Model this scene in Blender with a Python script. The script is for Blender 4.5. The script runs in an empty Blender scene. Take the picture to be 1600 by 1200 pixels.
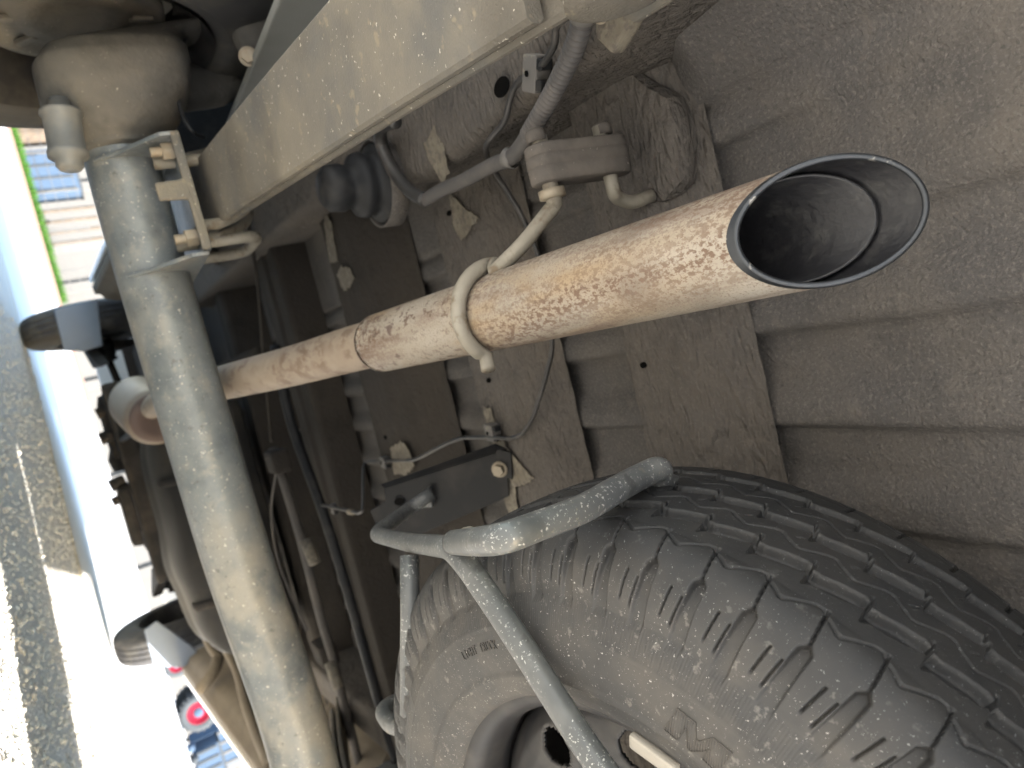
import bpy, bmesh, math, random
import numpy as np
from mathutils import Vector, Matrix, noise
random.seed(7); RNG = np.random.default_rng(7)
R_ = math.radians
SC = bpy.context.scene
COL = SC.collection

# ------------------------------------------------------------------ camera
CAM_H, F_PX, ROLL, PITCH, YAW = 0.22, 1120.0, R_(16.22), R_(29.47), R_(4.65)
_U = np.array([math.cos(ROLL)*math.cos(PITCH), math.sin(ROLL)*math.cos(PITCH), -math.sin(PITCH)])
_F = (np.array([0, 0, -1.0]) - math.sin(PITCH)*_U)/math.cos(PITCH)
_Rt = np.cross(_F, _U)
_Fv = _F*math.cos(YAW) - _Rt*math.sin(YAW)
_Rv = _Rt*math.cos(YAW) + _F*math.sin(YAW)
CM = np.array([_Rv, _Fv, _U])              # world = CM @ camera vector
CP = np.array([0, 0, CAM_H])
cam = bpy.data.cameras.new('camera')
cam.sensor_fit = 'HORIZONTAL'; cam.sensor_width = 9.8; cam.lens = 9.8*F_PX/1600
cam.clip_start = 0.01; cam.clip_end = 2000
cam.dof.use_dof = True; cam.dof.focus_distance = 0.48; cam.dof.aperture_fstop = 2.4
cam_o = bpy.data.objects.new('camera', cam); COL.objects.link(cam_o)
m4 = Matrix([list(CM[i]) + [CP[i]] for i in range(3)] + [[0, 0, 0, 1]])
cam_o.matrix_world = m4
SC.camera = cam_o

def at(x, y, X=None, Y=None, Z=None):
    """point on the ray of photo pixel (x, y) where it meets a plane X, Y or Z"""
    d = CM @ np.array([x-800, 600-y, -F_PX])
    if X is not None: t = (X-CP[0])/d[0]
    elif Y is not None: t = (Y-CP[1])/d[1]
    else: t = (Z-CP[2])/d[2]
    return Vector(CP + d*t)
def at_plane(x, y, p, n):
    d = CM @ np.array([x-800, 600-y, -F_PX])
    t = np.dot(n, np.array(p)-CP)/np.dot(n, d)
    return Vector(CP + d*t)

# ------------------------------------------------------------------ light
SUN_EL = R_(20)
sun_dir = Vector((0.74, -0.67, math.tan(SUN_EL)*math.hypot(.74, .67))).normalized()   # towards the sun
w = bpy.data.worlds.new('World'); SC.world = w; w.use_nodes = True
nt = w.node_tree
sky = nt.nodes.new('ShaderNodeTexSky'); sky.sky_type = 'NISHITA'; sky.sun_disc = False
sky.sun_elevation = SUN_EL; sky.sun_rotation = math.atan2(sun_dir.x, sun_dir.y)
bg = nt.nodes['Background']; bg.inputs['Strength'].default_value = 0.15
nt.links.new(sky.outputs[0], bg.inputs['Color'])
sl = bpy.data.lights.new('sun', 'SUN'); sl.energy = 5.0; sl.angle = R_(0.53); sl.color = (1, .965, .91)
so = bpy.data.objects.new('sun', sl); COL.objects.link(so)
so.rotation_euler = sun_dir.to_track_quat('Z', 'Y').to_euler(); so.location = (5, -5, 5)
SC.view_settings.view_transform = 'Standard'; SC.view_settings.look = 'None'
SC.view_settings.exposure = 3.1; SC.view_settings.gamma = 1.0
SC.view_settings.use_curve_mapping = False
SC.cycles.use_denoising = True; SC.cycles.caustics_reflective = False; SC.cycles.caustics_refractive = False
SC.cycles.max_bounces = 6; SC.cycles.diffuse_bounces = 3; SC.cycles.glossy_bounces = 2; SC.cycles.transmission_bounces = 2

# ------------------------------------------------------------------ materials
def mat(name, base, rough=.7, metal=0., tints=(), bumps=(), spec=.5, coat=0):
    """tints: (colour, noise scale, lo, hi, amount[, stretch]); bumps: (kind, scale, strength, distance[, stretch])"""
    m = bpy.data.materials.new(name); m.use_nodes = True
    n = m.node_tree.nodes; l = m.node_tree.links; b = n['Principled BSDF']
    b.inputs['Roughness'].default_value = rough; b.inputs['Metallic'].default_value = metal
    b.inputs['Specular IOR Level'].default_value = spec; b.inputs['Coat Weight'].default_value = coat
    geo = n.new('ShaderNodeNewGeometry')
    def coords(stretch):
        if not stretch: return geo.outputs['Position']
        mp = n.new('ShaderNodeMapping'); mp.inputs['Scale'].default_value = stretch
        l.new(geo.outputs['Position'], mp.inputs['Vector']); return mp.outputs[0]
    c = n.new('ShaderNodeRGB'); c.outputs[0].default_value = (*base, 1); cur = c.outputs[0]
    for t in tints:
        col, sc, lo, hi, amt = t[:5]
        tx = n.new('ShaderNodeTexNoise'); tx.inputs['Scale'].default_value = sc
        tx.inputs['Detail'].default_value = 3; tx.inputs['Roughness'].default_value = .65
        l.new(coords(t[5] if len(t) > 5 else None), tx.inputs['Vector'])
        mr = n.new('ShaderNodeMapRange'); mr.inputs['From Min'].default_value = lo; mr.inputs['From Max'].default_value = hi
        mr.inputs['To Max'].default_value = amt; l.new(tx.outputs[0], mr.inputs['Value'])
        fac = mr.outputs[0]
        if len(t) > 6:                                   # only inside the patches of a second, larger noise
            t2 = n.new('ShaderNodeTexNoise'); t2.inputs['Scale'].default_value = t[6][0]; t2.inputs['Detail'].default_value = 2
            l.new(coords(t[6][3] if len(t[6]) > 3 else None), t2.inputs['Vector'])
            m2 = n.new('ShaderNodeMapRange'); m2.inputs['From Min'].default_value = t[6][1]; m2.inputs['From Max'].default_value = t[6][2]
            l.new(t2.outputs[0], m2.inputs['Value']); mm = n.new('ShaderNodeMath'); mm.operation = 'MULTIPLY'
            l.new(fac, mm.inputs[0]); l.new(m2.outputs[0], mm.inputs[1]); fac = mm.outputs[0]
        mx = n.new('ShaderNodeMix'); mx.data_type = 'RGBA'
        l.new(fac, mx.inputs['Factor']); l.new(cur, mx.inputs['A']); mx.inputs['B'].default_value = (*col, 1)
        cur = mx.outputs['Result']
    l.new(cur, b.inputs['Base Color'])
    prev = None
    for t in bumps:
        kind, sc, st, dist = t[:4]; vec = coords(t[4] if len(t) > 4 else None)
        if kind == 'noise':
            tx = n.new('ShaderNodeTexNoise'); tx.inputs['Scale'].default_value = sc; tx.inputs['Detail'].default_value = 2
            out = tx.outputs[0]
        elif kind == 'voronoi':
            tx = n.new('ShaderNodeTexVoronoi'); tx.feature = 'SMOOTH_F1'; tx.inputs['Scale'].default_value = sc; out = tx.outputs['Distance']
        else:
            tx = n.new('ShaderNodeTexWave'); tx.inputs['Scale'].default_value = sc; tx.inputs['Distortion'].default_value = 9
            tx.inputs['Detail'].default_value = 3; tx.inputs['Detail Scale'].default_value = 2.2; out = tx.outputs[1]
        l.new(vec, tx.inputs['Vector'])
        bp = n.new('ShaderNodeBump'); bp.inputs['Strength'].default_value = st; bp.inputs['Distance'].default_value = dist
        l.new(out, bp.inputs['Height'])
        if prev: l.new(prev, bp.inputs['Normal'])
        prev = bp.outputs[0]
    if prev: l.new(prev, b.inputs['Normal'])
    return m

DUST = (.40, .335, .265)
M = {}
M['under'] = mat('undercoat', (0.0882, 0.0828, 0.0801), .92, tints=[((0.1305, 0.1152, 0.0990), 5, .45, .68, .7), ((0.0630, 0.0603, 0.0594), 9, .5, .72, .7), ((0.1575, 0.1440, 0.1314), 330, .52, .68, .7), ((0.0495, 0.0468, 0.0450), 240, .56, .72, .6), ((0.1350, 0.1215, 0.1080), 38, .60, .68, .5)],
                 bumps=[('noise', 340, .65, .0030), ('noise', 100, .30, .004)], spec=.3)
M['under_lump'] = mat('undercoat_lumpy', (0.0963, 0.0869, 0.0791), .92, tints=[((0.1333, 0.1144, 0.0946), 6, .45, .68, .75), ((0.0585, 0.0542, 0.0516), 12, .5, .72, .7), ((0.1505, 0.1359, 0.1204), 260, .54, .70, .6)],
                      bumps=[('wave', 24, .65, .0036, (.35, 1.9, 1.2)), ('noise', 95, .5, .004), ('noise', 320, .5, .0025)], spec=.3)
M['under_shaded'] = mat('undercoat_shaded', (0.0389, 0.0343, 0.0304), .95, tints=[((0.0554, 0.0475, 0.0389), 4, .42, .68, .8), ((0.0224, 0.0211, 0.0191), 8, .5, .7, .7)], bumps=[('noise', 120, .6, .004)], spec=.2)  # darker undercoat copy, shade of the deeper underside put into the colour
M['primer'] = mat('bare_primer', (.195, .175, .138), .75, tints=[((.135, .118, .092), 45, .40, .60, .85), ((.105, .092, .08), 110, .50, .60, .85)], bumps=[('noise', 150, .5, .003)], spec=.3)
M['axle'] = mat('axle_paint', (.128, .143, .154), .38, .0, tints=[((.205, .196, .172), 6, .46, .60, .8, (.7, 1, 1)), ((.075, .090, .104), 13, .47, .64, .8), ((.19, .19, .18), 40, .55, .68, .6), ((.055, .055, .055), 75, .62, .70, .6), ((.42, .41, .37), 170, .65, .69, .85), ((.45, .44, .41), 420, .67, .70, .7)], bumps=[('noise', 120, .22, .003), ('noise', 9, .3, .014)], spec=.5)
M['cast'] = mat('cast_housing', (0.0792, 0.0765, 0.0720), .75, tints=[((0.1125, 0.1053, 0.0936), 10, .4, .7, .8), ((0.0495, 0.0477, 0.0450), 16, .5, .68, .7), ((0.3060, 0.2880, 0.2520), 190, .68, .72, .7)], bumps=[('noise', 160, .35, .003), ('noise', 30, .3, .006)], spec=.3)
M['leaf'] = mat('leaf_steel', (0.1270, 0.1159, 0.0975), .8, tints=[((0.1748, 0.1546, 0.1196), 7, .40, .65, .8), ((0.0902, 0.0892, 0.0846), 11, .48, .66, .8), ((0.0782, 0.0690, 0.0552), 4, .50, .66, .7), ((0.2208, 0.1840, 0.1288), 60, .62, .70, .6), ((0.4600, 0.4232, 0.3588), 190, .665, .70, .85)], bumps=[('noise', 420, .5, .0018), ('noise', 60, .25, .003)], spec=.3)
M['steel'] = mat('dusty_bolt', (0.273, 0.236, 0.180), .6, .2, tints=[((0.211, 0.149, 0.093), 60, .5, .7, .6)])
M['bush'] = mat('shock_bush', (0.093, 0.099, 0.102), .55, tints=[((0.149, 0.143, 0.133), 30, .4, .7, .7)])
PIPE_ST = (1, .55, 1); PIPE_RG = (1, .18, 1)
M['pipe'] = mat('exhaust_steel', (.285, .250, .202), .55, .1,
                tints=[((.36, .332, .29), 16, .45, .62, .8, (1, .15, 1)), ((.29, .205, .115), 22, .47, .62, .7, (1, .3, 1), (13, .42, .58, PIPE_RG)),
                       ((.185, .140, .112), 26, .54, .64, .8, (1, .12, 1)), ((.12, .10, .085), 9, .57, .68, .65, (1, .5, 1)),
                       ((.125, .076, .05), 330, .47, .56, .9, PIPE_ST, (15, .42, .57, PIPE_RG)), ((.105, .067, .05), 150, .56, .61, .9, PIPE_ST, (9, .42, .56, PIPE_RG)),
                       ((.155, .10, .072), 620, .56, .63, .7), ((.10, .066, .056), 60, .62, .66, .85, PIPE_ST, (7, .46, .56))],
                bumps=[('noise', 380, .45, .0014), ('noise', 120, .15, .002)], spec=.4)
M['pipe2'] = mat('exhaust_steel_dirty', (0.260, 0.208, 0.158), .65, .1, tints=[((0.155, 0.105, 0.074), 60, .48, .58, .85, (1, .5, 1), (16, .42, .56)), ((0.310, 0.260, 0.205), 12, .5, .65, .7)], bumps=[('noise', 240, .25, .0015)])
M['pipe_in'] = mat('sooty_inside', (0.010, 0.010, 0.012), .5, .1, tints=[((0.046, 0.045, 0.043), 60, .5, .72, .6)], bumps=[('noise', 160, .3, .002)])
M['lip'] = mat('tip_lip', (0.046, 0.050, 0.056), .32, .6, tints=[((0.310, 0.298, 0.273), 110, .64, .70, .8)], bumps=[('noise', 200, .15, .001)])
M['rod'] = mat('hanger_steel', (.215, .195, .158), .65, .1, tints=[((.28, .262, .22), 30, .45, .7, .7), ((.13, .095, .06), 55, .54, .68, .8)], bumps=[('noise', 300, .4, .001)])
M['rubber'] = mat('hanger_rubber', (.096, .086, .078), .9, tints=[((.145, .128, .112), 30, .48, .7, .7), ((.3, .28, .25), 260, .68, .72, .6)], bumps=[('noise', 400, .3, .001)], spec=.2)
M['carrier'] = mat('carrier_paint', (.070, .075, .078), .38, tints=[((.13, .133, .13), 20, .45, .68, .8), ((.25, .215, .15), 60, .62, .68, .8, None, (14, .46, .58)), ((.42, .42, .40), 420, .60, .65, .9, None, (18, .40, .54)), ((.45, .45, .43), 170, .66, .70, .8), ((.03, .032, .034), 40, .62, .70, .7)], bumps=[('noise', 120, .15, .002)], spec=.5)
M['bracket'] = mat('bracket_black', (0.007, 0.008, 0.010), .45, tints=[((0.028, 0.026, 0.025), 14, .5, .7, .7)], bumps=[('noise', 160, .12, .002)], spec=.2)
M['plastic'] = mat('black_plastic', (.016, .017, .019), .55, tints=[((.045, .043, .041), 20, .5, .7, .7)], spec=.25)
M['clip'] = mat('grey_clip', (0.130, 0.124, 0.118), .6, tints=[((0.260, 0.236, 0.186), 60, .6, .7, .7)])
M['loom'] = mat('dusty_loom', (0.081, 0.077, 0.076), .6, tints=[((0.136, 0.124, 0.115), 20, .5, .7, .7)], spec=.4)
M['wire'] = mat('brake_line', (0.046, 0.045, 0.045), .45, .2, tints=[((0.124, 0.112, 0.102), 18, .5, .7, .7)])
M['tyre'] = mat('tyre_rubber', (0.022, 0.023, 0.025), .58, tints=[((0.053, 0.051, 0.048), 12, .42, .70, .8), ((0.384, 0.372, 0.347), 420, .70, .73, .9), ((0.434, 0.422, 0.397), 900, .715, .74, .9)], bumps=[('noise', 500, .12, .001)], spec=.45)
def tyre_mix():
    m = mat('tyre_spare', (0.041, 0.0405, 0.0400), .62, tints=[((0.073, 0.066, 0.058), 16, .42, .68, .8), ((0.028, 0.028, 0.029), 30, .52, .72, .6), ((0.384, 0.372, 0.347), 420, .668, .70, .9), ((0.434, 0.422, 0.397), 900, .685, .71, .9), ((.16, .15, .135), 130, .62, .70, .6)], bumps=[('noise', 400, .14, .001)], spec=.42)
    n, l = m.node_tree.nodes, m.node_tree.links; b = n['Principled BSDF']; src = b.inputs['Base Color'].links[0].from_socket
    at_ = n.new('ShaderNodeAttribute'); at_.attribute_name = 'tread'
    mx = n.new('ShaderNodeMix'); mx.data_type = 'RGBA'; mx.blend_type = 'MULTIPLY'
    l.new(at_.outputs['Fac'], mx.inputs['Factor']); l.new(src, mx.inputs['A']); mx.inputs['B'].default_value = (.34, .365, .40, 1)
    l.new(mx.outputs['Result'], b.inputs['Base Color']); return m
M['tyre_spare'] = tyre_mix()
M['tyre_side'] = mat('tyre_sidewall', (0.042, 0.040, 0.038), .62, tints=[((0.073, 0.066, 0.058), 16, .42, .68, .8)], spec=.42)
M['tyre_road'] = mat('road_tyre', (0.046, 0.046, 0.048), .85, tints=[((0.093, 0.087, 0.074), 12, .45, .7, .7)], spec=.2)
M['rim'] = mat('steel_rim', (0.025, 0.025, 0.027), .42, .1, tints=[((0.072, 0.068, 0.063), 20, .45, .7, .6)], spec=.25)
M['weight'] = mat('balance_weight', (0.341, 0.316, 0.273), .6)
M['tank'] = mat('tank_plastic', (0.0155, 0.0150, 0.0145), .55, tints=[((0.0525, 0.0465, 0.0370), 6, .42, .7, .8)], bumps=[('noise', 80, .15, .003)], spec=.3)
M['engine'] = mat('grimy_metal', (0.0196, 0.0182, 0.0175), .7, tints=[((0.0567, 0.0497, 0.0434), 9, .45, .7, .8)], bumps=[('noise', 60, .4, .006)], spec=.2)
M['muffler'] = mat('muffler_steel', (0.2381, 0.1996, 0.1655), .5, .1, tints=[((0.1767, 0.1271, 0.0961), 10, .5, .7, .6)])
M['muffler_end'] = mat('muffler_end', (0.124, 0.087, 0.077), .6, .2)
M['flap'] = mat('mud_flap', (.15, .175, .215), .8, spec=.2, tints=[((.12, .14, .175), 6, .45, .7, .6)])
M['body'] = mat('white_paint', (0.740, 0.740, 0.720), .3, coat=.5)
M['body_in'] = mat('inner_panel', (0.223, 0.229, 0.217), .7, tints=[((0.174, 0.174, 0.161), 6, .45, .7, .7)])
M['sill'] = mat('sill_dusty', (0.1426, 0.1202, 0.0893), .85, tints=[((0.1073, 0.0893, 0.0691), 8, .45, .7, .8)], bumps=[('noise', 90, .3, .003)])
M['glass'] = mat('dark_glass', (0.020, 0.025, 0.030), .05, spec=.6)
M['hole_disc'] = mat('opening_shade', (0.006, 0.006, 0.006), 1, spec=0)  # flat black for discs, the shade inside an opening put into the colour
M['red_lamp'] = mat('red_lens', (0.500, 0.020, 0.020), .2)

# ------------------------------------------------------------------ object helpers
def link(name, me, m, parent=None, smooth=True, label=None):
    o = bpy.data.objects.new(name, me); COL.objects.link(o)
    if m is not None: me.materials.append(M[m] if isinstance(m, str) else m)
    if smooth:
        for p in me.polygons: p.use_smooth = True
    if parent is not None:
        o.parent = parent
        if parent.parent is None: o.matrix_parent_inverse = Matrix.Translation(parent.location).inverted()
    if label: o['label'] = label
    return o
def mesh(name, V, Fc, m, parent=None, smooth=True, label=None):
    me = bpy.data.meshes.new(name); me.from_pydata([tuple(v) for v in V], [], Fc); me.update()
    bm = bmesh.new(); bm.from_mesh(me); bmesh.ops.recalc_face_normals(bm, faces=bm.faces); bm.to_mesh(me); bm.free()
    return link(name, me, m, parent, smooth, label)
def tag(o, label, cat, group=None, kind=None):
    o['label'] = label; o['category'] = cat
    if group: o['group'] = group
    if kind: o['kind'] = kind
    return o
def thing(name, loc, label, cat, group=None):
    o = bpy.data.objects.new(name, None); COL.objects.link(o); o.location = loc; o.empty_display_size = .1
    return tag(o, label, cat, group)
def structure(o): o['kind'] = 'structure'; return o
def catmull(P, k=8, closed=False):
    P = [Vector(p) for p in P]; out = []
    n = len(P)
    for i in range(n-1):
        p0 = P[max(i-1, 0)]; p1 = P[i]; p2 = P[i+1]; p3 = P[min(i+2, n-1)]
        for j in range(k):
            t = j/k
            out.append(.5*((2*p1) + (p2-p0)*t + (2*p0-5*p1+4*p2-p3)*t*t + (3*p1-p0-3*p2+p3)*t**3))
    out.append(P[-1]); return out
def fillet(P, r, k=6):
    P = [Vector(p) for p in P]; out = [P[0]]
    for i in range(1, len(P)-1):
        a = (P[i-1]-P[i]); b = (P[i+1]-P[i]); rr = min(r, a.length*.48, b.length*.48)
        s = P[i] + a.normalized()*rr; e = P[i] + b.normalized()*rr
        for j in range(k+1):
            t = j/k; out.append(s*(1-t)**2 + P[i]*2*t*(1-t) + e*t*t)
    out.append(P[-1]); return out
def sweep(P, r, n=16, cap=True, flat=None):
    """tube data along polyline; r number or list; flat = (sx, sy) section scale"""
    P = [Vector(p) for p in P]; N = len(P)
    rs = [r]*N if not hasattr(r, '__len__') else r
    V = []; Fc = []
    t0 = (P[1]-P[0]).normalized()
    u = t0.orthogonal().normalized() if abs(t0.z) > .9 else t0.cross(Vector((0, 0, 1))).normalized()
    for i in range(N):
        t = (P[min(i+1, N-1)]-P[max(i-1, 0)]).normalized()
        u = (u - t*u.dot(t)).normalized(); v = t.cross(u)
        for j in range(n):
            a = 2*math.pi*j/n
            V.append(P[i] + (u*math.cos(a)*(flat[0] if flat else 1) + v*math.sin(a)*(flat[1] if flat else 1))*rs[i])
    for i in range(N-1):
        for j in range(n):
            a, b = i*n+j, i*n+(j+1) % n
            Fc.append((a, b, b+n, a+n))
    if cap:
        Fc.append(tuple(range(n))[::-1]); Fc.append(tuple(range((N-1)*n, N*n)))
    return V, Fc
def tube(name, P, r, m, parent=None, n=16, cap=True, flat=None, label=None):
    V, Fc = sweep(P, r, n, cap, flat); return mesh(name, V, Fc, m, parent, True, label)
def bevelled(name, V, Fc, m, parent, bev=.003, seg=2, label=None, smooth=False):
    me = bpy.data.meshes.new(name); me.from_pydata([tuple(v) for v in V], [], Fc); me.update()
    bm = bmesh.new(); bm.from_mesh(me); bmesh.ops.recalc_face_normals(bm, faces=bm.faces)
    if bev > 0:
        ed = [e for e in bm.edges if e.is_manifold and e.calc_face_angle(0) > .35]
        bmesh.ops.bevel(bm, geom=ed, offset=bev, segments=seg, profile=.6, affect='EDGES', clamp_overlap=True)
    bm.to_mesh(me); bm.free()
    return link(name, me, m, parent, smooth, label)
def box(name, c, s, m, parent=None, bev=.004, rot=None, label=None):
    V = []
    for dx in (-.5, .5):
        for dy in (-.5, .5):
            for dz in (-.5, .5):
                v = Vector((dx*s[0], dy*s[1], dz*s[2]))
                if rot is not None: v = rot @ v
                V.append(Vector(c) + v)
    Fc = [(0, 1, 3, 2), (4, 6, 7, 5), (0, 4, 5, 1), (2, 3, 7, 6), (0, 2, 6, 4), (1, 5, 7, 3)]
    return bevelled(name, V, Fc, m, parent, bev, 2, label)
def prism(name, P, nrm, th, m, parent=None, bev=.002, label=None):
    """polygon P extruded by th along nrm"""
    P = [Vector(p) for p in P]; nrm = Vector(nrm).normalized(); n = len(P)
    V = P + [p + nrm*th for p in P]
    Fc = [tuple(range(n)), tuple(range(n, 2*n))[::-1]] + [(i, (i+1) % n, n+(i+1) % n, n+i) for i in range(n)]
    return bevelled(name, V, Fc, m, parent, bev, 2, label)
def lathe(name, prof, org, axis, m, parent=None, n=48, closed=False, label=None, smooth=True):
    """prof: (radius, along)"""
    axis = Vector(axis).normalized(); u = axis.orthogonal().normalized(); v = axis.cross(u); org = Vector(org)
    V = []; Fc = []; k = len(prof)
    for j in range(n):
        a = 2*math.pi*j/n; d = u*math.cos(a)+v*math.sin(a)
        for r, h in prof: V.append(org + d*r + axis*h)
    for j in range(n):
        for i in range(k-1 + (1 if closed else 0)):
            a, b = j*k+i, j*k+(i+1) % k; c, d_ = ((j+1) % n)*k+(i+1) % k, ((j+1) % n)*k+i
            Fc.append((a, b, c, d_))
    o = mesh(name, V, Fc, m, parent, smooth, label)
    return o
def hexbolt(name, p, axis, r, h, m, parent, shank=.0):
    axis = Vector(axis).normalized(); u = axis.orthogonal().normalized(); v = axis.cross(u); p = Vector(p)
    V = []; Fc = []
    for hh, rr in ((0, r), (h, r)):
        for j in range(6):
            a = math.pi/3*j; V.append(p + axis*hh + (u*math.cos(a)+v*math.sin(a))*rr)
    Fc = [tuple(range(6)), tuple(range(6, 12))] + [(j, (j+1) % 6, 6+(j+1) % 6, 6+j) for j in range(6)]
    base = len(V)
    for hh, rr in ((-h*.25, r*1.35), (.0, r*1.35)):      # washer
        for j in range(20):
            a = math.pi/10*j; V.append(p + axis*hh + (u*math.cos(a)+v*math.sin(a))*rr)
    Fc += [tuple(range(base, base+20)), tuple(range(base+20, base+40))] + [(base+j, base+(j+1) % 20, base+20+(j+1) % 20, base+20+j) for j in range(20)]
    if shank:
        base = len(V)
        for hh in (h*.5, h+shank):
            for j in range(14):
                a = 2*math.pi*j/14; V.append(p + axis*hh + (u*math.cos(a)+v*math.sin(a))*r*.55)
        Fc += [tuple(range(base, base+14)), tuple(range(base+14, base+28))] + [(base+j, base+(j+1) % 14, base+14+(j+1) % 14, base+14+j) for j in range(14)]
    return bevelled(name, V, Fc, m, parent, r*.1, 2)
def lump(V, amp, sc, axis=None):
    out = []
    for v in V:
        v = Vector(v); d = noise.noise(v*sc) + .5*noise.noise(v*sc*2.3)
        out.append(v + (axis if axis is not None else Vector((0, 0, 1)))*d*amp)
    return out

# ================================================================== VAN
VX = 0.26                                   # the van's centre line
AY, AZ = 1.15, 0.325                        # rear axle
van = thing('delivery_van', (VX, 2.4, 0), 'white van seen from beneath its tail, dusty brown floor above beam axle and exhaust', 'van')

# ---- floor pan with pressed lengthwise channels
def floor_z(X, Y):
    ph = ((X - .0525) % .0845)/.0845                     # 0 = left wall of a channel
    k = max(0, min(1, (Y-.30)/.14)) if Y < .47 else 1     # sharp at the cross member, soft further back
    wl = .15 - .08*k; fl = .46
    if ph < wl: r = ph/wl
    elif ph < fl: r = 1
    elif ph < .86: r = 1-(ph-fl)/(.86-fl)
    else: r = 0
    r = r*r*(3-2*r); fade = .60 + .40*k
    if Y < .16: fade *= max(0, Y/.16)
    if X < -.15 or X > .80: r *= 0
    if X < -.02: r *= .35 + .65*k
    z = .722 + .0150*r*fade
    if Y < .47:                                           # the rear end swells towards the left rail
        k = max(0, min(1, (-.12-X)/.16)); z -= .085*k*k*(3-2*k)*max(0, min(1, (.47-Y)/.05))
    return z
xs = np.concatenate([np.arange(-.62, -.20, .02), np.arange(-.20, .62, .0035), np.arange(.62, 1.15, .02)])
ys = np.concatenate([np.arange(-.10, .66, .006), np.arange(.66, 1.5, .02), np.arange(1.5, 4.6, .1)])
V = []; Fc = []
for y in ys:
    for x in xs:
        z = floor_z(x, y)
        if y < .9 and x < .7:
            p = Vector((x*55, y*22, 0)); z += .0011*noise.noise(p) + .0006*noise.noise(p*2.7) + .004*noise.noise(Vector((x*7, y*7, 3)))
        V.append((x, y, z))
nx = len(xs)
for j in range(len(ys)-1):
    for i in range(nx-1): a = j*nx+i; Fc.append((a, a+1, a+1+nx, a+nx))
floor = mesh('floor_pan', V, Fc, 'under', van)
mesh('floor_top', [(-.62, -.1, .76), (1.02, -.1, .76), (1.02, 4.6, .76), (-.62, 4.6, .76)], [(0, 1, 2, 3)], 'under_shaded', van)

# ---- cross members (profile in Y,Z swept along X, with lumpy undercoat)
def crossmember(prof, x0, x1, m, amp=.0012, step=.006, drop=None, name='crossmember'):
    P = []
    for i in range(len(prof)-1):                          # refine the profile
        a, b = Vector((0, *prof[i])), Vector((0, *prof[i+1])); k = max(1, int((b-a).length/.006))
        for j in range(k): P.append(a.lerp(b, j/k))
    P.append(Vector((0, *prof[-1])))
    V = []; Fc = []; X = np.arange(x0, x1, step); n = len(P)
    for x in X:
        for p in P:
            q = Vector((x, p.y, p.z))
            d = noise.noise(Vector((q.x*45, q.y*120, q.z*120))) + .7*noise.noise(q*26)
            if drop: q.z -= drop(x)*(1 if q.z < .705 else 0)
            V.append(q + Vector((0, -.4, -1))*d*amp)
    for i in range(len(X)-1):
        for j in range(n-1): a = i*n+j; Fc.append((a, a+1, a+1+n, a+n))
    return mesh(name, V, Fc, m, van)
cm1 = crossmember([(.585, .723), (.583, .692), (.576, .685), (.525, .684), (.50, .688), (.458, .713), (.444, .7175), (.438, .7185)], -.22, 1.1, 'under_lump', .0020)
cm2 = crossmember([(.937, .723), (.935, .692), (.928, .686), (.82, .685), (.79, .688), (.752, .713), (.744, .7175), (.735, .7185)], -.24, 1.1, 'under_lump', .0017)
cm3 = crossmember([(1.415, .723), (1.412, .684), (1.40, .677), (1.27, .676), (1.22, .684), (1.115, .713), (1.10, .7175), (1.086, .7185)], -.30, 1.1, 'under_shaded', .0014, .012)
cm4 = crossmember([(1.90, .723), (1.89, .652), (1.88, .645), (1.80, .644), (1.795, .652), (1.74, .652), (1.725, .644), (1.69, .644), (1.685, .652), (1.68, .723)], -.34, 1.1, 'under_shaded', .001, .02)
cm5 = crossmember([(2.42, .723), (2.41, .62), (2.40, .61), (2.30, .61), (2.29, .62), (2.28, .723)], -.34, 1.1, 'under_shaded', .001, .03)

def hole_disc(parent, c, n, a, b, u, name='drain_hole_disc'):
    """drain opening as a flat dark disc set slightly proud, its shade painted black"""
    c = Vector(c); n = Vector(n).normalized(); u = (Vector(u)-n*Vector(u).dot(n)).normalized(); v = n.cross(u)
    V = [c + n*.0022 + u*a*math.cos(t)+v*b*math.sin(t) for t in np.linspace(0, 2*math.pi, 24, endpoint=False)]
    V += [p - n*.0012 for p in V[:24]]
    o = mesh(name, V, [tuple(range(24))] + [(j, (j+1) % 24, 24+(j+1) % 24, 24+j) for j in range(24)], 'hole_disc', parent, False)
    return o
for px, z, a, b in (((1007, 570), .684, .0045, .003), ((765, 594), .685, .0055, .0035), ((703, 333), .685, .006, .0035), ((603, 683), .677, .006, .004), ((395, 600), .644, .006, .004)):
    par = cm1 if px[0] > 900 else cm2 if px[0] > 680 else cm3 if px[0] > 500 else cm4
    hole_disc(par, at(*px, Z=z), (0, 0, -1), a, b, (0, 1, 0))

def patch(px, z, m='primer', parent=van, name='bare_paint_patch', jag=.0034, nrm=(0, 0, -1), off=.0026):
    """irregular spot where the undercoat is missing"""
    P = [at(x, y, Z=z) for x, y in px]; out = []
    for i in range(len(P)):
        a, b = P[i], P[(i+1) % len(P)]; k = max(2, int((b-a).length/.0018))
        for j in range(k): 
            q = a.lerp(b, j/k); q += Vector((noise.noise(q*110)+.5*noise.noise(q*330), noise.noise(q*110+Vector((9, 9, 9)))+.5*noise.noise(q*330+Vector((4, 4, 4))), 0))*jag; out.append(q)
    return prism(name, [p + Vector(nrm)*off for p in out], Vector(nrm), .0006, m, parent, 0)
patch([(705, 300), (735, 330), (752, 340), (725, 376), (712, 355)], .684, parent=cm2)
patch([(757, 634), (770, 638), (776, 660), (790, 690), (812, 720), (838, 748), (808, 762), (812, 800), (798, 800), (785, 765), (775, 700)], .684, parent=cm2)
patch([(612, 700), (628, 688), (640, 700), (650, 728), (636, 742), (618, 740)], .676, parent=cm3)
patch([(535, 415), (548, 418), (556, 435), (548, 450), (540, 455), (528, 430)], .676, parent=cm3)
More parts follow.
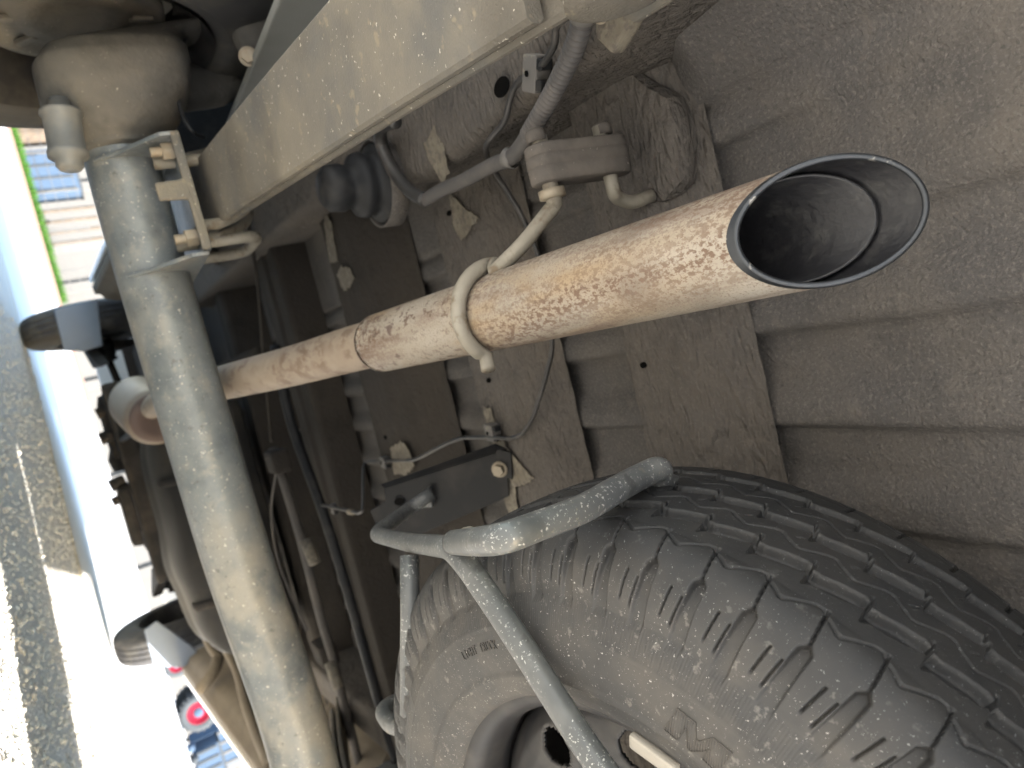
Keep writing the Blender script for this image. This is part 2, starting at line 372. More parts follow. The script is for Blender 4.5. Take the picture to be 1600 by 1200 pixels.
patch([(508, 330), (520, 345), (527, 390), (530, 408), (518, 412), (512, 380)], .676, parent=cm3)

# ---- left and right chassis rails: stations (Y, x_in, x_out, z_bottom)
def rail(st, sx, name='chassis_rail', m='under_lump'):
    S = []
    for i in range(len(st)-1):
        k = max(2, int((st[i+1][0]-st[i][0])/.02))
        for j in range(k): S.append([st[i][q]*(1-j/k)+st[i+1][q]*j/k for q in range(4)])
    S.append(list(st[-1])); V = []; Fc = []
    for Y, xi, xo, zb in S:
        ring = []
        for t in np.linspace(0, 1, 9): ring.append((xi, .726*(1-t)+(zb+.012)*t))
        ring += [(xi-.004, zb+.004), (xi-.012, zb)]
        for t in np.linspace(0, 1, 14)[1:-1]: ring.append(((xi-.012)*(1-t)+(xo+.012)*t, zb))
        ring += [(xo+.012, zb), (xo+.004, zb+.004), (xo, zb+.012), (xo, .726)]
        for x, z in ring:
            q = Vector((x, Y, z)); d = .0010*(noise.noise(q*30)+.7*noise.noise(q*80)) if Y < 1.3 else 0
            V.append(Vector((VX + (q.x-VX)*sx, q.y, q.z)) + Vector((sx*d, 0, -d)))
    n = len(ring)
    for i in range(len(S)-1):
        for j in range(n-1): a = i*n+j; Fc.append((a, a+1, a+1+n, a+n))
    return mesh(name, V, Fc, m, van)
RAIL = [(.30, -.205, -.33, .600), (.46, -.195, -.325, .612), (.80, -.205, -.335, .622), (1.02, -.255, -.36, .622), (1.22, -.295, -.39, .622), (1.75, -.325, -.42, .61), (2.6, -.33, -.43, .56)]
rail_l = rail(RAIL, 1)
rail_r = rail(RAIL, -1)
patch([(665, 228), (680, 195), (698, 238), (704, 272), (692, 284), (678, 262)], .620, parent=rail_l, off=.0012)
hole_disc(rail_l, at(786, 136, Z=.610), (0, 0, -1), .0135, .0085, (0, 1, 0))
hole_disc(rail_l, at(614, 262, Z=.622), (0, 0, -1), .005, .004, (0, 1, 0))
# stamped gusset plates where the rail meets the first cross member, and the pale welded bracket behind it
P = [(895, 120), (960, 90), (1005, 130), (1040, 150), (1058, 200), (1062, 290), (1035, 318), (985, 322), (940, 290), (905, 230), (885, 170)]
g = prism('gusset', [at(x, y, Z=.688) for x, y in P], (0, 0, 1), .028, 'under_lump', van, .012)
P = [(925, -30), (985, -40), (1000, 0), (980, 45), (955, 85), (930, 60)]
prism('rear_gusset', [at(x, y, Z=.592) for x, y in P], (0, 0, 1), .012, 'primer', van, .003, label='pale bare metal gusset at the end of the rail')
P = [(966, -20), (1070, -30), (1040, 5), (990, 36), (972, 28)]
prism('tow_bracket', [at(x, y, Z=.586) for x, y in P], (0, 0, 1), .006, 'leaf', van, .0025)

# ---- inner wheelhouse panels and outer body
box('wheelhouse_panel', (-.455, 1.15, .70), (.012, 1.25, .36), 'body_in', van, .003)
box('wheelhouse_panel', (VX*2+.455, 1.15, .70), (.012, 1.25, .36), 'body_in', van, .003)
def sill_z(Y, left): return (.33+.09*(3.8-Y)) if left else (.25+.085*(3.8-Y))
def side(x, left):
    out = [(-.12, .50), (-.12, .95), (-.05, 1.80), (.05, 1.90), (3.4, 1.88), (3.75, 1.75), (4.35, 1.22), (4.85, 1.08), (5.0, .9), (5.02, .32), (4.62, .27)]
    for c, r in ((4.15, .37), (AY, .37)):
        zb = [sill_z(c-r, left), .27 if c > 3 else sill_z(c+r, left)]
        a1 = math.pi-math.asin(max(-.5, min(.9, (zb[0]-.33)/r))); a0 = math.asin(max(-.5, min(.9, (zb[1]-.33)/r)))
        for t in np.linspace(a0, a1, 18): out.append((c + r*math.cos(t), .33 + r*math.sin(t)))
    return prism('side_panel', [(x, y, z) for y, z in out], (1, 0, 0), .025, 'body', van, .006)
side(VX-.965, True); side(VX+.940, False)
for x in (VX-.971, VX+.966):
    for y0, y1 in ((.25, 1.3), (1.45, 2.5), (2.7, 3.55)):
        prism('side_window', [(x, y0, 1.20), (x, y1, 1.20), (x, y1-.06, 1.68), (x, y0+.06, 1.68)], (1, 0, 0), .005, 'glass', van, .001)
prism('roof', [(VX-.965, .0, 1.885), (VX+.965, .0, 1.885), (VX+.965, 3.6, 1.865), (VX-.965, 3.6, 1.865)], (0, 0, 1), .03, 'body', van, .01)
prism('tailgate', [(VX-.88, -.11, .56), (VX+.88, -.11, .56), (VX+.87, -.05, 1.82), (VX-.87, -.05, 1.82)], (0, 1, 0), .03, 'body', van, .008)
prism('rear_window', [(VX-.66, -.098, 1.15), (VX+.66, -.098, 1.15), (VX+.62, -.072, 1.66), (VX-.62, -.072, 1.66)], (0, -1, 0), .006, 'glass', van, .001)
prism('rear_bumper', [(VX-.965, -.16, .47), (VX+.965, -.16, .47), (VX+.965, -.16, .60), (VX-.965, -.16, .60)], (0, 1, 0), .07, 'body', van, .015)
for sx in (-1, 1): box('tail_lamp', (VX+sx*.78, -.125, 1.0), (.12, .05, .34), 'red_lamp', van, .01)
prism('bonnet', [(VX-.84, 3.75, 1.745), (VX+.84, 3.75, 1.745), (VX+.84, 4.35, 1.215), (VX-.84, 4.35, 1.215)], (0, 0, 1), .01, 'glass', van, .002)
prism('front_panel', [(VX-.84, 4.35, 1.21), (VX+.84, 4.35, 1.21), (VX+.82, 4.93, 1.0), (VX-.82, 4.93, 1.0)], (0, 0, 1), .02, 'body', van, .006)
prism('front_bumper', [(VX-.84, 4.98, .27), (VX+.84, 4.98, .27), (VX+.84, 4.93, 1.0), (VX-.84, 4.93, 1.0)], (0, -1, 0), .05, 'body', van, .01)

# sills: inner flanges seen along both edges of the floor
def sill(x, s, left):
    pr = [(0, .02), (.02, .0), (.055, .004), (.06, .025), (.085, .04), (.10, .08), (.105, .12)]
    V = []; Fc = []; Y = list(np.arange(1.55, 3.80, .05))
    for y in Y:
        zb = sill_z(y, left); col = [(dx, zb+h) for dx, h in pr] + [(.16, max(zb+.16, .60)), (.20, .70)]
        for k, (dx, z) in enumerate(col): V.append((x + s*dx, y, z + (.010*math.sin(y*9) if k in (5, 6, 7) else 0)))
    n = len(col)
    for i in range(len(Y)-1):
        for j in range(n-1): a = i*n+j; Fc.append((a, a+1, a+1+n, a+n))
    o = mesh('sill', V, Fc, 'sill', van)
    for y in np.arange(1.8, 3.7, .42):                # stiffening webs
        zb = sill_z(y, left)
        prism('sill_web', [(x+s*.10, y, zb+.09), (x+s*.16, y, zb+.2), (x+s*.20, y, .70), (x+s*.30, y+.02, .71), (x+s*.24, y+.02, zb+.22)], (0, 1, 0), .006, 'sill', o, .001)
    return o
sill(VX-.937, 1, True); sill(VX+.937, -1, False)

for Pp, rr_ in (([at(312, 1078, X=1.10), at(336, 1045, X=1.04), at(346, 1000, X=.98), at(352, 975, X=.94)], .024), ([at(352, 1010, X=.97), at(372, 1050, X=1.02), at(388, 1110, X=1.08), at(420, 1190, X=1.12)], .02), ([at(318, 985, X=.93), at(330, 1012, X=.98), at(345, 1030, X=1.02)], .018)):
    tube('sill_rib', catmull(Pp, 6), rr_, 'sill', van, 14)
# ---- rear beam axle
ap = [(-.41, AY, .338), (-.374, AY, .336), (-.2, AY, .335), (.052, AY, .338), (.25, AY, .342), (.469, AY, .354), (.62, AY, .352), (.93, AY, .338)]
axle = tube('rear_axle', catmull(ap, 10), .0485, 'axle', van, 40, label='grey painted beam axle tube with dusty streaks')
lathe('weld_collar', [(.048, -.005), (.0525, -.003), (.0535, .0), (.0525, .003), (.048, .005)], (-.392, AY, .337), (1, 0, 0), 'axle', axle)

def skin(name, nodes, edges, m, parent, sub=2):
    me = bpy.data.meshes.new(name); me.from_pydata([tuple(n[0]) for n in nodes], edges, []); me.update()
    o = link(name, me, m, parent, False)
    sk = o.modifiers.new('skin', 'SKIN'); sk.use_smooth_shade = True
    for i, n in enumerate(nodes):
        r = n[1]; me.skin_vertices[0].data[i].radius = r if hasattr(r, '__len__') else (r, r)
    me.skin_vertices[0].data[0].use_root = True
    ss = o.modifiers.new('sub', 'SUBSURF'); ss.levels = sub; ss.render_levels = sub
    return o
def hub(s):
    f = lambda x, y, z: Vector((VX + (x-VX)*s, y, z))
    ST = [(-.380, 0, .337, .050, .050, 2), (-.384, 0, .337, .056, .056, 2), (-.389, 0, .338, .0575, .0575, 2.1), (-.402, -.004, .341, .066, .068, 2.4), (-.425, -.008, .346, .076, .084, 2.8), (-.455, -.012, .352, .083, .096, 3.2),
          (-.490, -.012, .357, .084, .100, 3.4), (-.512, -.008, .365, .078, .094, 3.2), (-.530, .0, .385, .062, .070, 2.8), (-.548, .01, .420, .048, .050, 2.4), (-.565, .02, .470, .040, .040, 2.2), (-.58, .03, .53, .036, .036, 2)]
    P = []
    for a, b in zip(ST, ST[1:]):
        for t in (0, .25, .5, .75): P.append([a[q]*(1-t)+b[q]*t for q in range(6)])
    P.append(list(ST[-1])); V = []; Fc = []; n = 40
    for X, dy, cz, ry, rz, ex in P:
        for k in range(n):
            a = 2*math.pi*k/n; c, s_ = math.cos(a), math.sin(a)
            r = (abs(c)**ex + abs(s_)**ex)**(-1/ex); q = Vector((X, AY+dy+ry*c*r, cz+rz*s_*r)); d = .0022*noise.noise(q*22)
            V.append(f(q.x, q.y + c*d, q.z + s_*d))
    for i in range(len(P)-1):
        for k in range(n): a, b = i*n+k, i*n+(k+1) % n; Fc.append((a, b, b+n, a+n))
    Fc.append(tuple(range(n)))
    h = mesh('hub_casting', V, Fc, 'cast', van)
    skin('casting_horn', [(f(-.49, AY+.02, .40), .05), (f(-.50, AY+.06, .45), .042), (f(-.505, AY+.09, .50), .034), (f(-.52, AY+.10, .56), .03)], [(0, 1), (1, 2), (2, 3)], 'cast', h)
    return h
hub(1); hub(-1)
# shock absorber lower eye under the left end of the beam, and the damper itself
eye = at(102, 215, Y=AY-.09)
def shock(s):
    f = lambda v: Vector((VX + (v[0]-VX)*s, v[1], v[2]))
    e = Vector(eye)
    d = lathe('shock_eye', [(0, -.05), (.012, -.05), (.013, -.036), (.024, -.034), (.025, -.030), (.022, -.027), (.0215, .016), (.0235, .019), (.0235, .026), (.016, .030), (.016, .038), (.013, .042), (0, .042)], f(e), (s, -.06*s, -.10), 'bush', van, 32)
    up = [at(105, 95, Y=AY+.09), at(160, 42, Y=AY+.07), at(230, -20, Y=AY+.05), at(330, -110, Y=AY+.02)]
    tube('damper', [f(p) for p in up], .021, 'bush', van, 20)
    return d
shock(1); shock(-1)
# brake drum back plates with pressed ribs
def drum(s):
    x = VX + (-.585-VX)*s
    d = lathe('brake_backplate', [(0, .0), (.03, .0), (.05, -.012), (.075, -.012), (.08, -.004), (.105, -.004), (.112, -.012), (.12, -.014), (.122, .02), (0, .02)], (x, AY, .325), (-s, 0, 0), 'cast', van, 40)
    for a in np.linspace(0, 2*math.pi, 8, endpoint=False):
        c = Vector((x + s*.010, AY + .088*math.cos(a), .325 + .088*math.sin(a)))
        box('rib', c, (.008, .012, .034), 'cast', d, .003, Matrix.Rotation(a-math.pi/2, 3, 'X'))
drum(1); drum(-1)

def arm(nodes, edges, m='under_shaded', name='brake_bracket'): return skin(name, nodes, edges, m, van, 2)
arm([(at(395, -60, Y=1.08), .05), (at(400, 20, Y=1.08), .042), (at(405, 62, Y=1.07), .034), (at(385, 92, Y=1.07), .022), (at(455, 55, Y=1.09), .024)], [(0, 1), (1, 2), (2, 3), (2, 4)], 'cast')
arm([(at(300, -50, Y=1.16), .045), (at(325, 10, Y=1.16), .036), (at(345, 40, Y=1.17), .026), (at(250, -20, Y=1.12), .03)], [(0, 1), (1, 2), (0, 3)], 'cast')
hexbolt('bracket_bolt', at(388, 88, Y=1.03), (.3, -1, -.3), .010, .012, 'steel', van)
hexbolt('bracket_bolt', at(317, 8, Y=1.10), (.3, -1, -.3), .012, .012, 'steel', van)
tube('sensor_wire', catmull([at(290, 60, Y=1.12), at(277, 120, Y=1.10), at(282, 170, Y=1.09), at(300, 205, Y=1.08), at(318, 214, Y=1.12)], 8), .0028, 'plastic', van, 8)
# ---- spring pad on the beam with its nuts and U bolts
def spring_pad(s):
    f = lambda x, y, z: Vector((VX + (x-VX)*s, y, z))
    xa, xb, zt = -.368, -.205, .398
    plate = prism('spring_pad', [f(xa, AY-.115, zt-.004), f(xb, AY-.125, zt-.004), f(xb, AY+.12, zt-.004), f(xa, AY+.12, zt-.004)], (0, 0, 1), .008, 'axle', axle, .003)
    lip = prism('pad_lip', [f(xa, AY-.122, zt+.003), f(xb, AY-.132, zt+.003), f(xb, AY-.130, zt-.009), f((xa+xb)/2+.012, AY-.127, zt-.009), f((xa+xb)/2+.010, AY-.125, zt-.044), f((xa+xb)/2-.014, AY-.124, zt-.044), f((xa+xb)/2-.016, AY-.124, zt-.009), f(xa, AY-.120, zt-.009)], (0, 1, 0), .009, 'leaf', axle, .0035)
    for x in (xa, xb):
        prism('pad_wall', [f(x, AY-.120, zt), f(x, AY-.118, zt-.022), f(x, AY-.055, zt-.075), f(x, AY-.035, zt-.10), f(x, AY+.03, zt-.10), f(x, AY+.10, zt)], (s, 0, 0), .006, 'axle', axle, .002)
    for px in ((262, 236), (295, 372)):
        q = at(*px, Y=AY-.085); q.z = zt-.006
        c = f(q.x, AY-.085, zt-.004)
        hexbolt('pad_nut', c, (0, 0, -1), .0125, .016, 'steel', axle, .014)
    for x in (-.345, -.228):
        tube('u_bolt', fillet([f(x, AY-.06, zt-.03), f(x, AY-.06, zt+.085), f(x, AY+.06, zt+.085), f(x, AY+.06, zt-.03)], .03), .0085, 'rod', axle, 12)
spring_pad(1); spring_pad(-1)
# the looped U bolts that stand out beside the spring
for dy, r in ((0, .0075), (.035, .0075)):
    P = [at(318, 352+dy*600, Y=AY-.10+dy), at(350, 346+dy*600, Y=AY-.09+dy), at(384, 325+dy*600, Y=AY-.06+dy), at(386, 300+dy*600, Y=AY-.03+dy), at(372, 292+dy*600, Y=AY+.02+dy)]
    tube('loop_bolt', catmull(P, 6), r, 'rod', axle, 12)

# ---- leaf springs: (Y, z) arch, two leaves with a dark gap
def spring(s):
    i0, i1 = at(345, 345, Y=AY-.10), at(826, 36, Z=.480)
    w0, w1 = .098, .110
    def leaf(name, dz, th, y0, y1, gap=0):
        V = []; Fc = []; N = 40
        for k in range(N+1):
            y = y0 + (y1-y0)*k/N
            if y <= i0.y:
                t = (i0.y-y)/(i0.y-i1.y); xi = i0.x+(i1.x-i0.x)*t; z = i0.z + (i1.z-i0.z)*(.72*t+.28*t*t)
            else:
                t = (y-i0.y); xi = i0.x - .12*t; z = i0.z - .01*math.sin(min(1, t/.3)*math.pi/2) + .20*max(0, t-.2)**1.4
            wd = w0 + (w1-w0)*max(0, min(1, (i0.y-y)/.6))
            z += dz
            for x, zz in ((xi+.0-.003, z), (xi, z+.003), (xi, z+th-.003), (xi-.003, z+th), (xi-wd+.003, z+th), (xi-wd, z+th-.003), (xi-wd, z+.003), (xi-wd+.003, z)):
                V.append((VX + (x-VX)*s, y, zz))
        for k in range(N):
            for j in range(8): a = k*8+j; b = k*8+(j+1) % 8; Fc.append((a, b, b+8, a+8))
        Fc.append(tuple(range(8))); Fc.append(tuple(range(N*8, N*8+8)))
        o = mesh(name, V, Fc, 'leaf', van, False)
        return o
    a = leaf('leaf_spring', 0, .0115, i1.y, 2.0)
    b = leaf('leaf_spring', .0165, .010, i1.y-.03, 2.15)
    # rolled eye and shackle at the rear end
    ex = VX + (i1.x-.045-VX)*s; ey, ez = i1.y-.045, i1.z+.030
    lathe('spring_eye', [(0, -.056), (.020, -.056), (.031, -.052), (.031, .052), (.020, .056), (0, .056)], (ex, ey, ez), (1, 0, 0), 'leaf', van, 32)
    for x in (i1.x-.112,):
        prism('shackle_plate', [(VX+(x-VX)*s, ey-.03, ez-.02), (VX+(x-VX)*s, ey+.03, ez-.02), (VX+(x-VX)*s, ey+.025, ez+.16), (VX+(x-VX)*s, ey-.025, ez+.16)], (1, 0, 0), .006, 'leaf', van, .003)
spring(1); spring(-1)
# bump stop rubber under the rail
c = at(598, 286, Z=.615)
lathe('bump_stop', [(0, .0), (.052, .0), (.054, -.006), (.050, -.012), (.042, -.014), (.040, -.024), (.043, -.030), (.040, -.040), (.030, -.044), (.028, -.052), (.031, -.060), (.029, -.078), (.020, -.086), (0, -.088)], c, (0, 0, 1), 'plastic', van, 40)
lathe('bump_stop_cup', [(.050, .016), (.058, .012), (.058, -.012), (.0545, -.012), (.054, .004)], c, (0, 0, 1), 'under', van, 40)

# ---- exhaust
PIPE_K, CUT_A, CUT_B = 1.108, .0, .036
EX = [at(590, 537, Y=.815), at(800, 485, Y=.55), at(1160, 383, Y=.303)]
EX[2] = EX[0] + (EX[2]-EX[0])*PIPE_K
ax_d = (EX[2]-EX[0]).normalized(); e0 = EX[0]
RB = .0343
def tail(name, r, m, parent, l0, inner=False):
    V = []; Fc = []; n = 72; u = Vector((1, 0, 0)); u = (u-ax_d*u.dot(ax_d)).normalized(); v = ax_d.cross(u)
    if v.z < 0: v = -v
    prof = [(.0, .60, 0), (.0, .82, 0), (.003, .92, 0), (.008, .985, 0), (.016, 1, 0)] if not inner else []
    L = (EX[2]-EX[0]).length
    steps = list(np.linspace(.02 if not inner else l0, 1, 40))
    rings = [(p[0]/L, p[1]) for p in prof] + [(t, 1) for t in steps]
    for t, k in rings:
        for j in range(n):
            a = 2*math.pi*j/n; sv = math.sin(a)
            end = L + CUT_A + CUT_B*sv                     # slash cut: the top reaches further back
            d = min(t, 1)*(end if t > .5 else L) if t <= .5 else (.5*L + (t-.5)/.5*(end-.5*L))
            V.append(e0 + ax_d*d + (u*math.cos(a)+v*sv)*r*k)
    N = len(rings)
    for i in range(N-1):
        for j in range(n): a, b = i*n+j, i*n+(j+1) % n; Fc.append((a, b, b+n, a+n))
    return mesh(name, V, Fc, m, parent), V[-n:]
pipe, ro = tail('exhaust_pipe', RB, 'pipe', van, 0)
pipe['label'] = 'tan rust speckled tailpipe with slash cut end'
inn, ri = tail('pipe_bore', RB-.0022, 'pipe_in', pipe, .1, True)
# rolled dark lip round the slash cut
lipP = [ro[j].lerp(ri[j], .5) for j in range(72)]
V, Fc = [], []
for j in range(72):
    p = lipP[j]; t = (lipP[(j+1) % 72]-lipP[j-1]).normalized(); b = (p-sum(lipP, Vector())/72).normalized(); c_ = t.cross(b)
    for k in range(8):
        a = 2*math.pi*k/8; V.append(p + (b*math.cos(a)+c_*math.sin(a))*.0019)
for j in range(72):
    for k in range(8): Fc.append((j*8+k, j*8+(k+1) % 8, ((j+1) % 72)*8+(k+1) % 8, ((j+1) % 72)*8+k))
mesh('tip_lip', V, Fc, 'lip', pipe)
# dark heat tint band just before the cut
n = 72; V = []; Fc = []; u = Vector((1, 0, 0)); u = (u-ax_d*u.dot(ax_d)).normalized(); v = ax_d.cross(u); v = v if v.z > 0 else -v
for q in (0, .25, .5, .75, 1):
    for j in range(n):
        a = 2*math.pi*j/n; end = (EX[2]-EX[0]).length + CUT_A + CUT_B*math.sin(a)
        V.append(e0 + ax_d*(end - (.0045+.0010*math.sin(3*a))*q) + (u*math.cos(a)+v*math.sin(a))*(RB+.0007*(1-.4*q)))
for i in range(4):
    for j in range(n): a, b = i*n+j, i*n+(j+1) % n; Fc.append((a, b, b+n, a+n))
mesh('tip_band', V, Fc, 'lip', pipe)
# short inner pipe of the double walled tip
def inner_tube():
    V = []; Fc = []; n = 64; u = Vector((1, 0, 0)); u = (u-ax_d*u.dot(ax_d)).normalized(); v = ax_d.cross(u); v = v if v.z > 0 else -v; L = (EX[2]-EX[0]).length
    for d0, r in ((-.25, .0285), (-.10, .0285), (-.020, .0285), (-.018, .0295), (-.020, .0308), (-.12, .0308)):
        for j in range(n):
            a = 2*math.pi*j/n; V.append(e0 + ax_d*(L + d0 + (CUT_B*.85*math.sin(a) if d0 > -.2 else 0)) + (u*math.cos(a)+v*math.sin(a))*r)
    for i in range(5):
        for j in range(n): a, b = i*n+j, i*n+(j+1) % n; Fc.append((a, b, b+n, a+n))
    mesh('inner_tube', V, Fc, 'pipe_in', pipe)
inner_tube()
NP = [EX[0] + ax_d*.02, at(552, 545, Y=.87), at(460, 571, Y=1.03), at(370, 593, Y=1.21), at(300, 610, Y=1.48), at(250, 628, Y=1.85), at(236, 640, Y=2.3)]
tube('front_pipe', catmull(NP, 10), .0285, 'pipe2', pipe, 32)
mc = at(230, 640, Y=2.35)
lathe('muffler', [(0, -.14), (.05, -.14), (.075, -.135), (.082, -.12), (.082, .10), (.078, .12), (0, .12)], mc, (.25, -1, .1), 'muffler', pipe, 40)
lathe('muffler_end_cap', [(0, .1215), (.045, .124), (.066, .128), (.070, .122)], mc, (.25, -1, .1), 'muffler_end', pipe, 40)
# hanger loop round the pipe and rod up to the rubber block
def ring_pt(t, ang, r):
    u = Vector((1, 0, 0)); v = Vector((0, 0, 1)); v = (v-ax_d*v.dot(ax_d)).normalized(); u = v.cross(ax_d); u = u if u.x > 0 else -u
    return e0 + ax_d*t + (u*math.cos(ang)+v*math.sin(ang))*r
def t_at(px):
    best = min(np.linspace(0, .6, 300), key=lambda t: (np.array(to_px(e0+ax_d*t))-np.array(px)).__pow__(2).sum()); return best
def to_px(P):
    c = CM.T @ (np.array(P)-CP); return (800+F_PX*c[0]/-c[2], 600-F_PX*c[1]/-c[2])
tl = t_at((775, 495))
loop = [ring_pt(tl+.012*(1-k/14), math.pi*.98 + k/14*math.pi*.86, RB+.0075) for k in range(15)]
loop += [loop[-1] + Vector((.012, -.006, -.004))]
blk_b, blk_t = at(852, 258, Y=.500), at(955, 246, Y=.490)
rod = [Vector(blk_b)+Vector((-.024, 0, 0)), Vector(blk_b)+Vector((.028, 0, 0)), at(868, 318, Y=.505), at(815, 385, Y=.525), at(772, 425, Y=.545)]
tube('hanger_rod', fillet(rod, .014) + loop, .0068, 'rod', pipe, 14)
lathe('rod_collar', [(.0065, -.004), (.0115, -.003), (.0115, .004), (.0065, .005)], Vector(blk_b)+Vector((.024, 0, 0)), (1, 0, 0), 'steel', pipe, 24)
# rubber isolator: rounded bar with moulded ridges
bd = (blk_t-blk_b); bl = bd.length; bd.normalize(); bu = Vector((1, 0, 0)); bu = (bu-bd*bu.dot(bd)).normalized(); bw = bd.cross(bu)
V = []; Fc = []
hw = .0155
secx = [q*.80 for q in (-.020, -.0185, -.0095, -.0085, -.0075, .0025, .0035, .0045, .0145, .0185, .020)]
secs = [.93, 1, 1.02, .965, 1.02, 1.03, .97, 1.02, 1.0, .97, .9]
outl = []
for k in range(13): a = -math.pi/2 + math.pi*k/12 ; outl.append((bl + .006 + (hw)*math.cos(a)-hw*.4, hw*math.sin(a)))
for k in range(13): a = math.pi/2 + math.pi*k/12; outl.append((-.006 + hw*math.cos(a)+hw*.4, hw*math.sin(a)))
mid = bl/2
for sx_, k in zip(secx, secs):
    for l_, h_ in outl: V.append(Vector(blk_b) + bd*(mid+(l_-mid)*(1+(k-1)*.35)) + bw*h_*k + bu*sx_)
n = len(outl)
for i in range(len(secx)-1):
    for j in range(n): a, b = i*n+j, i*n+(j+1) % n; Fc.append((a, b, b+n, a+n))
Fc += [tuple(range(n)), tuple(range((len(secx)-1)*n, len(secx)*n))]
mesh('rubber_hanger', V, Fc, 'rubber', van)
tube('hanger_pin', fillet([Vector(blk_t)+Vector((-.028, 0, -.006)), Vector(blk_t)+Vector((.030, 0, -.006)), at(962, 308, Y=.495), at(985, 318, Y=.497), at(1020, 305, Y=.49)], .012), .0062, 'rod', van, 14)
for p in (blk_b, blk_t): lathe('pin_head', [(0, -.006), (.007, -.006), (.0085, -.003), (.0085, .004), (0, .004)], Vector(p)+Vector((-.024, 0, -.003)), (1, 0, 0), 'rubber', van, 20)

# ---- hoses, looms and brake lines
def loom(P, r, m, ribs=True, name='corrugated_loom'):
    pts = catmull(P, 10); L = [0]
    for a, b in zip(pts, pts[1:]): L.append(L[-1]+(b-a).length)
    out = []; rs = []; s = 0; pitch = .0052; k = 0
    while s < L[-1]:
        while L[k+1] < s: k += 1
        t = (s-L[k])/(L[k+1]-L[k]); out.append(pts[k].lerp(pts[k+1], t)); ph = (s/pitch) % 1
        rs.append(r*(1 if .28 < ph < .80 else .76) if ribs else r); s += pitch/8
    return tube(name, out, rs, m, van, 20)
loom([at(918, -60, Z=.575), at(914, 0, Z=.578), at(908, 40, Z=.583), at(893, 85, Z=.590), at(862, 148, Z=.598), at(838, 190, Z=.602), at(825, 212, Z=.604)], .0085, 'loom')
tube('loom_sleeve', catmull([at(828, 207, Z=.604), at(815, 228, Z=.606), at(797, 247, Z=.610), at(770, 258, Z=.613), at(725, 282, Z=.613), at(690, 297, Z=.612), at(662, 314, Z=.61)], 8), .0078, 'loom', van, 16)
tube('brake_hose', catmull([at(664, 312, Z=.608), at(640, 298, Z=.606), at(612, 262, Z=.606), at(596, 225, Z=.606), at(597, 198, Z=.60), at(618, 190, Z=.60)], 8), .0085, 'wire', van, 14)
lathe('loom_ferrule', [(.0078, -.006), (.0095, -.005), (.0095, .005), (.0078, .006)], at(797, 247, Z=.61), (.3, -.5, .1), 'clip', van, 20)
# band clamp with bolt on the loom
cl = at(911, 20, Z=.580)
lathe('loom_clamp', [(.0088, -.005), (.0098, -.005), (.0098, .005), (.0088, .005)], cl, (at(914, 0, Z=.578)-at(908, 40, Z=.583)), 'clip', van, 24, True)
hexbolt('clamp_bolt', at(938, 22, Z=.585), (.2, -.4, -1), .005, .006, 'steel', van, .006)
BL = [(905, 10, .575), (868, 40, .585), (868, 68, .59), (855, 92, .595), (838, 112, .600), (808, 128, .604), (798, 150, .606), (790, 190, .606), (768, 214, .608), (758, 228, .615), (762, 248, .63), (782, 282, .665), (812, 330, .675), (835, 380, .678), (850, 430, .678), (862, 500, .678), (863, 550, .676), (850, 600, .676), (832, 655, .675), (815, 680, .674), (795, 686, .672), (770, 683, .670), (722, 684, .668), (700, 692, .666), (652, 717, .664), (640, 720, .664), (600, 720, .664)]
tube('brake_line', fillet([at(x, y, Z=z) for x, y, z in BL], .012, 4), [.0042]*1 and .0030, 'wire', van, 10)
tube('brake_line', fillet([at(600, 720, Z=.664), at(572, 722, Z=.66), at(568, 730, Z=.65), at(567, 798, Z=.60), at(560, 802, Z=.60), at(535, 796, Z=.60), at(498, 788, Z=.60)], .008, 4), .0034, 'wire', van, 10)
lathe('line_union', [(0, -.012), (.006, -.012), (.006, .012), (0, .012)], at(548, 800, Z=.60), (at(535, 796, Z=.6)-at(560, 802, Z=.6)), 'steel', van, 12)
def line_clip(px, z, w_, h_, d_, rz=0):
    c = at(*px, Z=z); r = Matrix.Rotation(rz, 3, 'Z')
    o = box('line_clip', c, (w_, d_, h_), 'clip', van, .0015, r)
    for dx in (-.28, .28):
        box('clip_jaw', c + r @ Vector((w_*dx, -d_*.62, -h_*.1)), (w_*.30, d_*.5, h_*.7), 'plastic', o, .001, r)
    hole_disc(o, c + r @ Vector((0, d_*.05, -h_*.5)) , (0, 0, -1), .0025, .002, (1, 0, 0))
    return o
line_clip((838, 115), .602, .030, .016, .020, .5)
line_clip((770, 675), .675, .024, .014, .022, .1)
line_clip((602, 722), .668, .022, .014, .022, .1)
line_clip((522, 795), .605, .022, .012, .018, .1)

# ---- far conduits and cables under the middle of the floor
tube('far_brake_pipe', catmull([at(385, 330, Z=.60), at(402, 440, Z=.60), at(412, 560, Z=.60), at(424, 690, Z=.60)], 8), .0040, 'under_shaded', van, 10)
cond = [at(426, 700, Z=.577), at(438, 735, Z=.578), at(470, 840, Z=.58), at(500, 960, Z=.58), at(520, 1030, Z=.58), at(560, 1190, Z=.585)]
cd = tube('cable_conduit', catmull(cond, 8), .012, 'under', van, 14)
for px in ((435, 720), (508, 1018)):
    c = at(*px, Z=.575); box('conduit_bracket', c, (.06, .10, .05), 'under_shaded', cd, .012)
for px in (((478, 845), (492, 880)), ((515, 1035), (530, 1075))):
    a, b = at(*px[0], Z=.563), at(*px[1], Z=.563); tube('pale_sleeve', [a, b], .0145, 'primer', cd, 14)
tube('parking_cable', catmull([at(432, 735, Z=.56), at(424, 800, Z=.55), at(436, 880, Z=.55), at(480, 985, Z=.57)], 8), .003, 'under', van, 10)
tube('black_pipe', catmull([at(430, 540, Z=.60), at(455, 660, Z=.60), at(505, 800, Z=.60), at(545, 930, Z=.605), at(590, 1090, Z=.61), at(620, 1190, Z=.61)], 8), .012, 'plastic', van, 12)
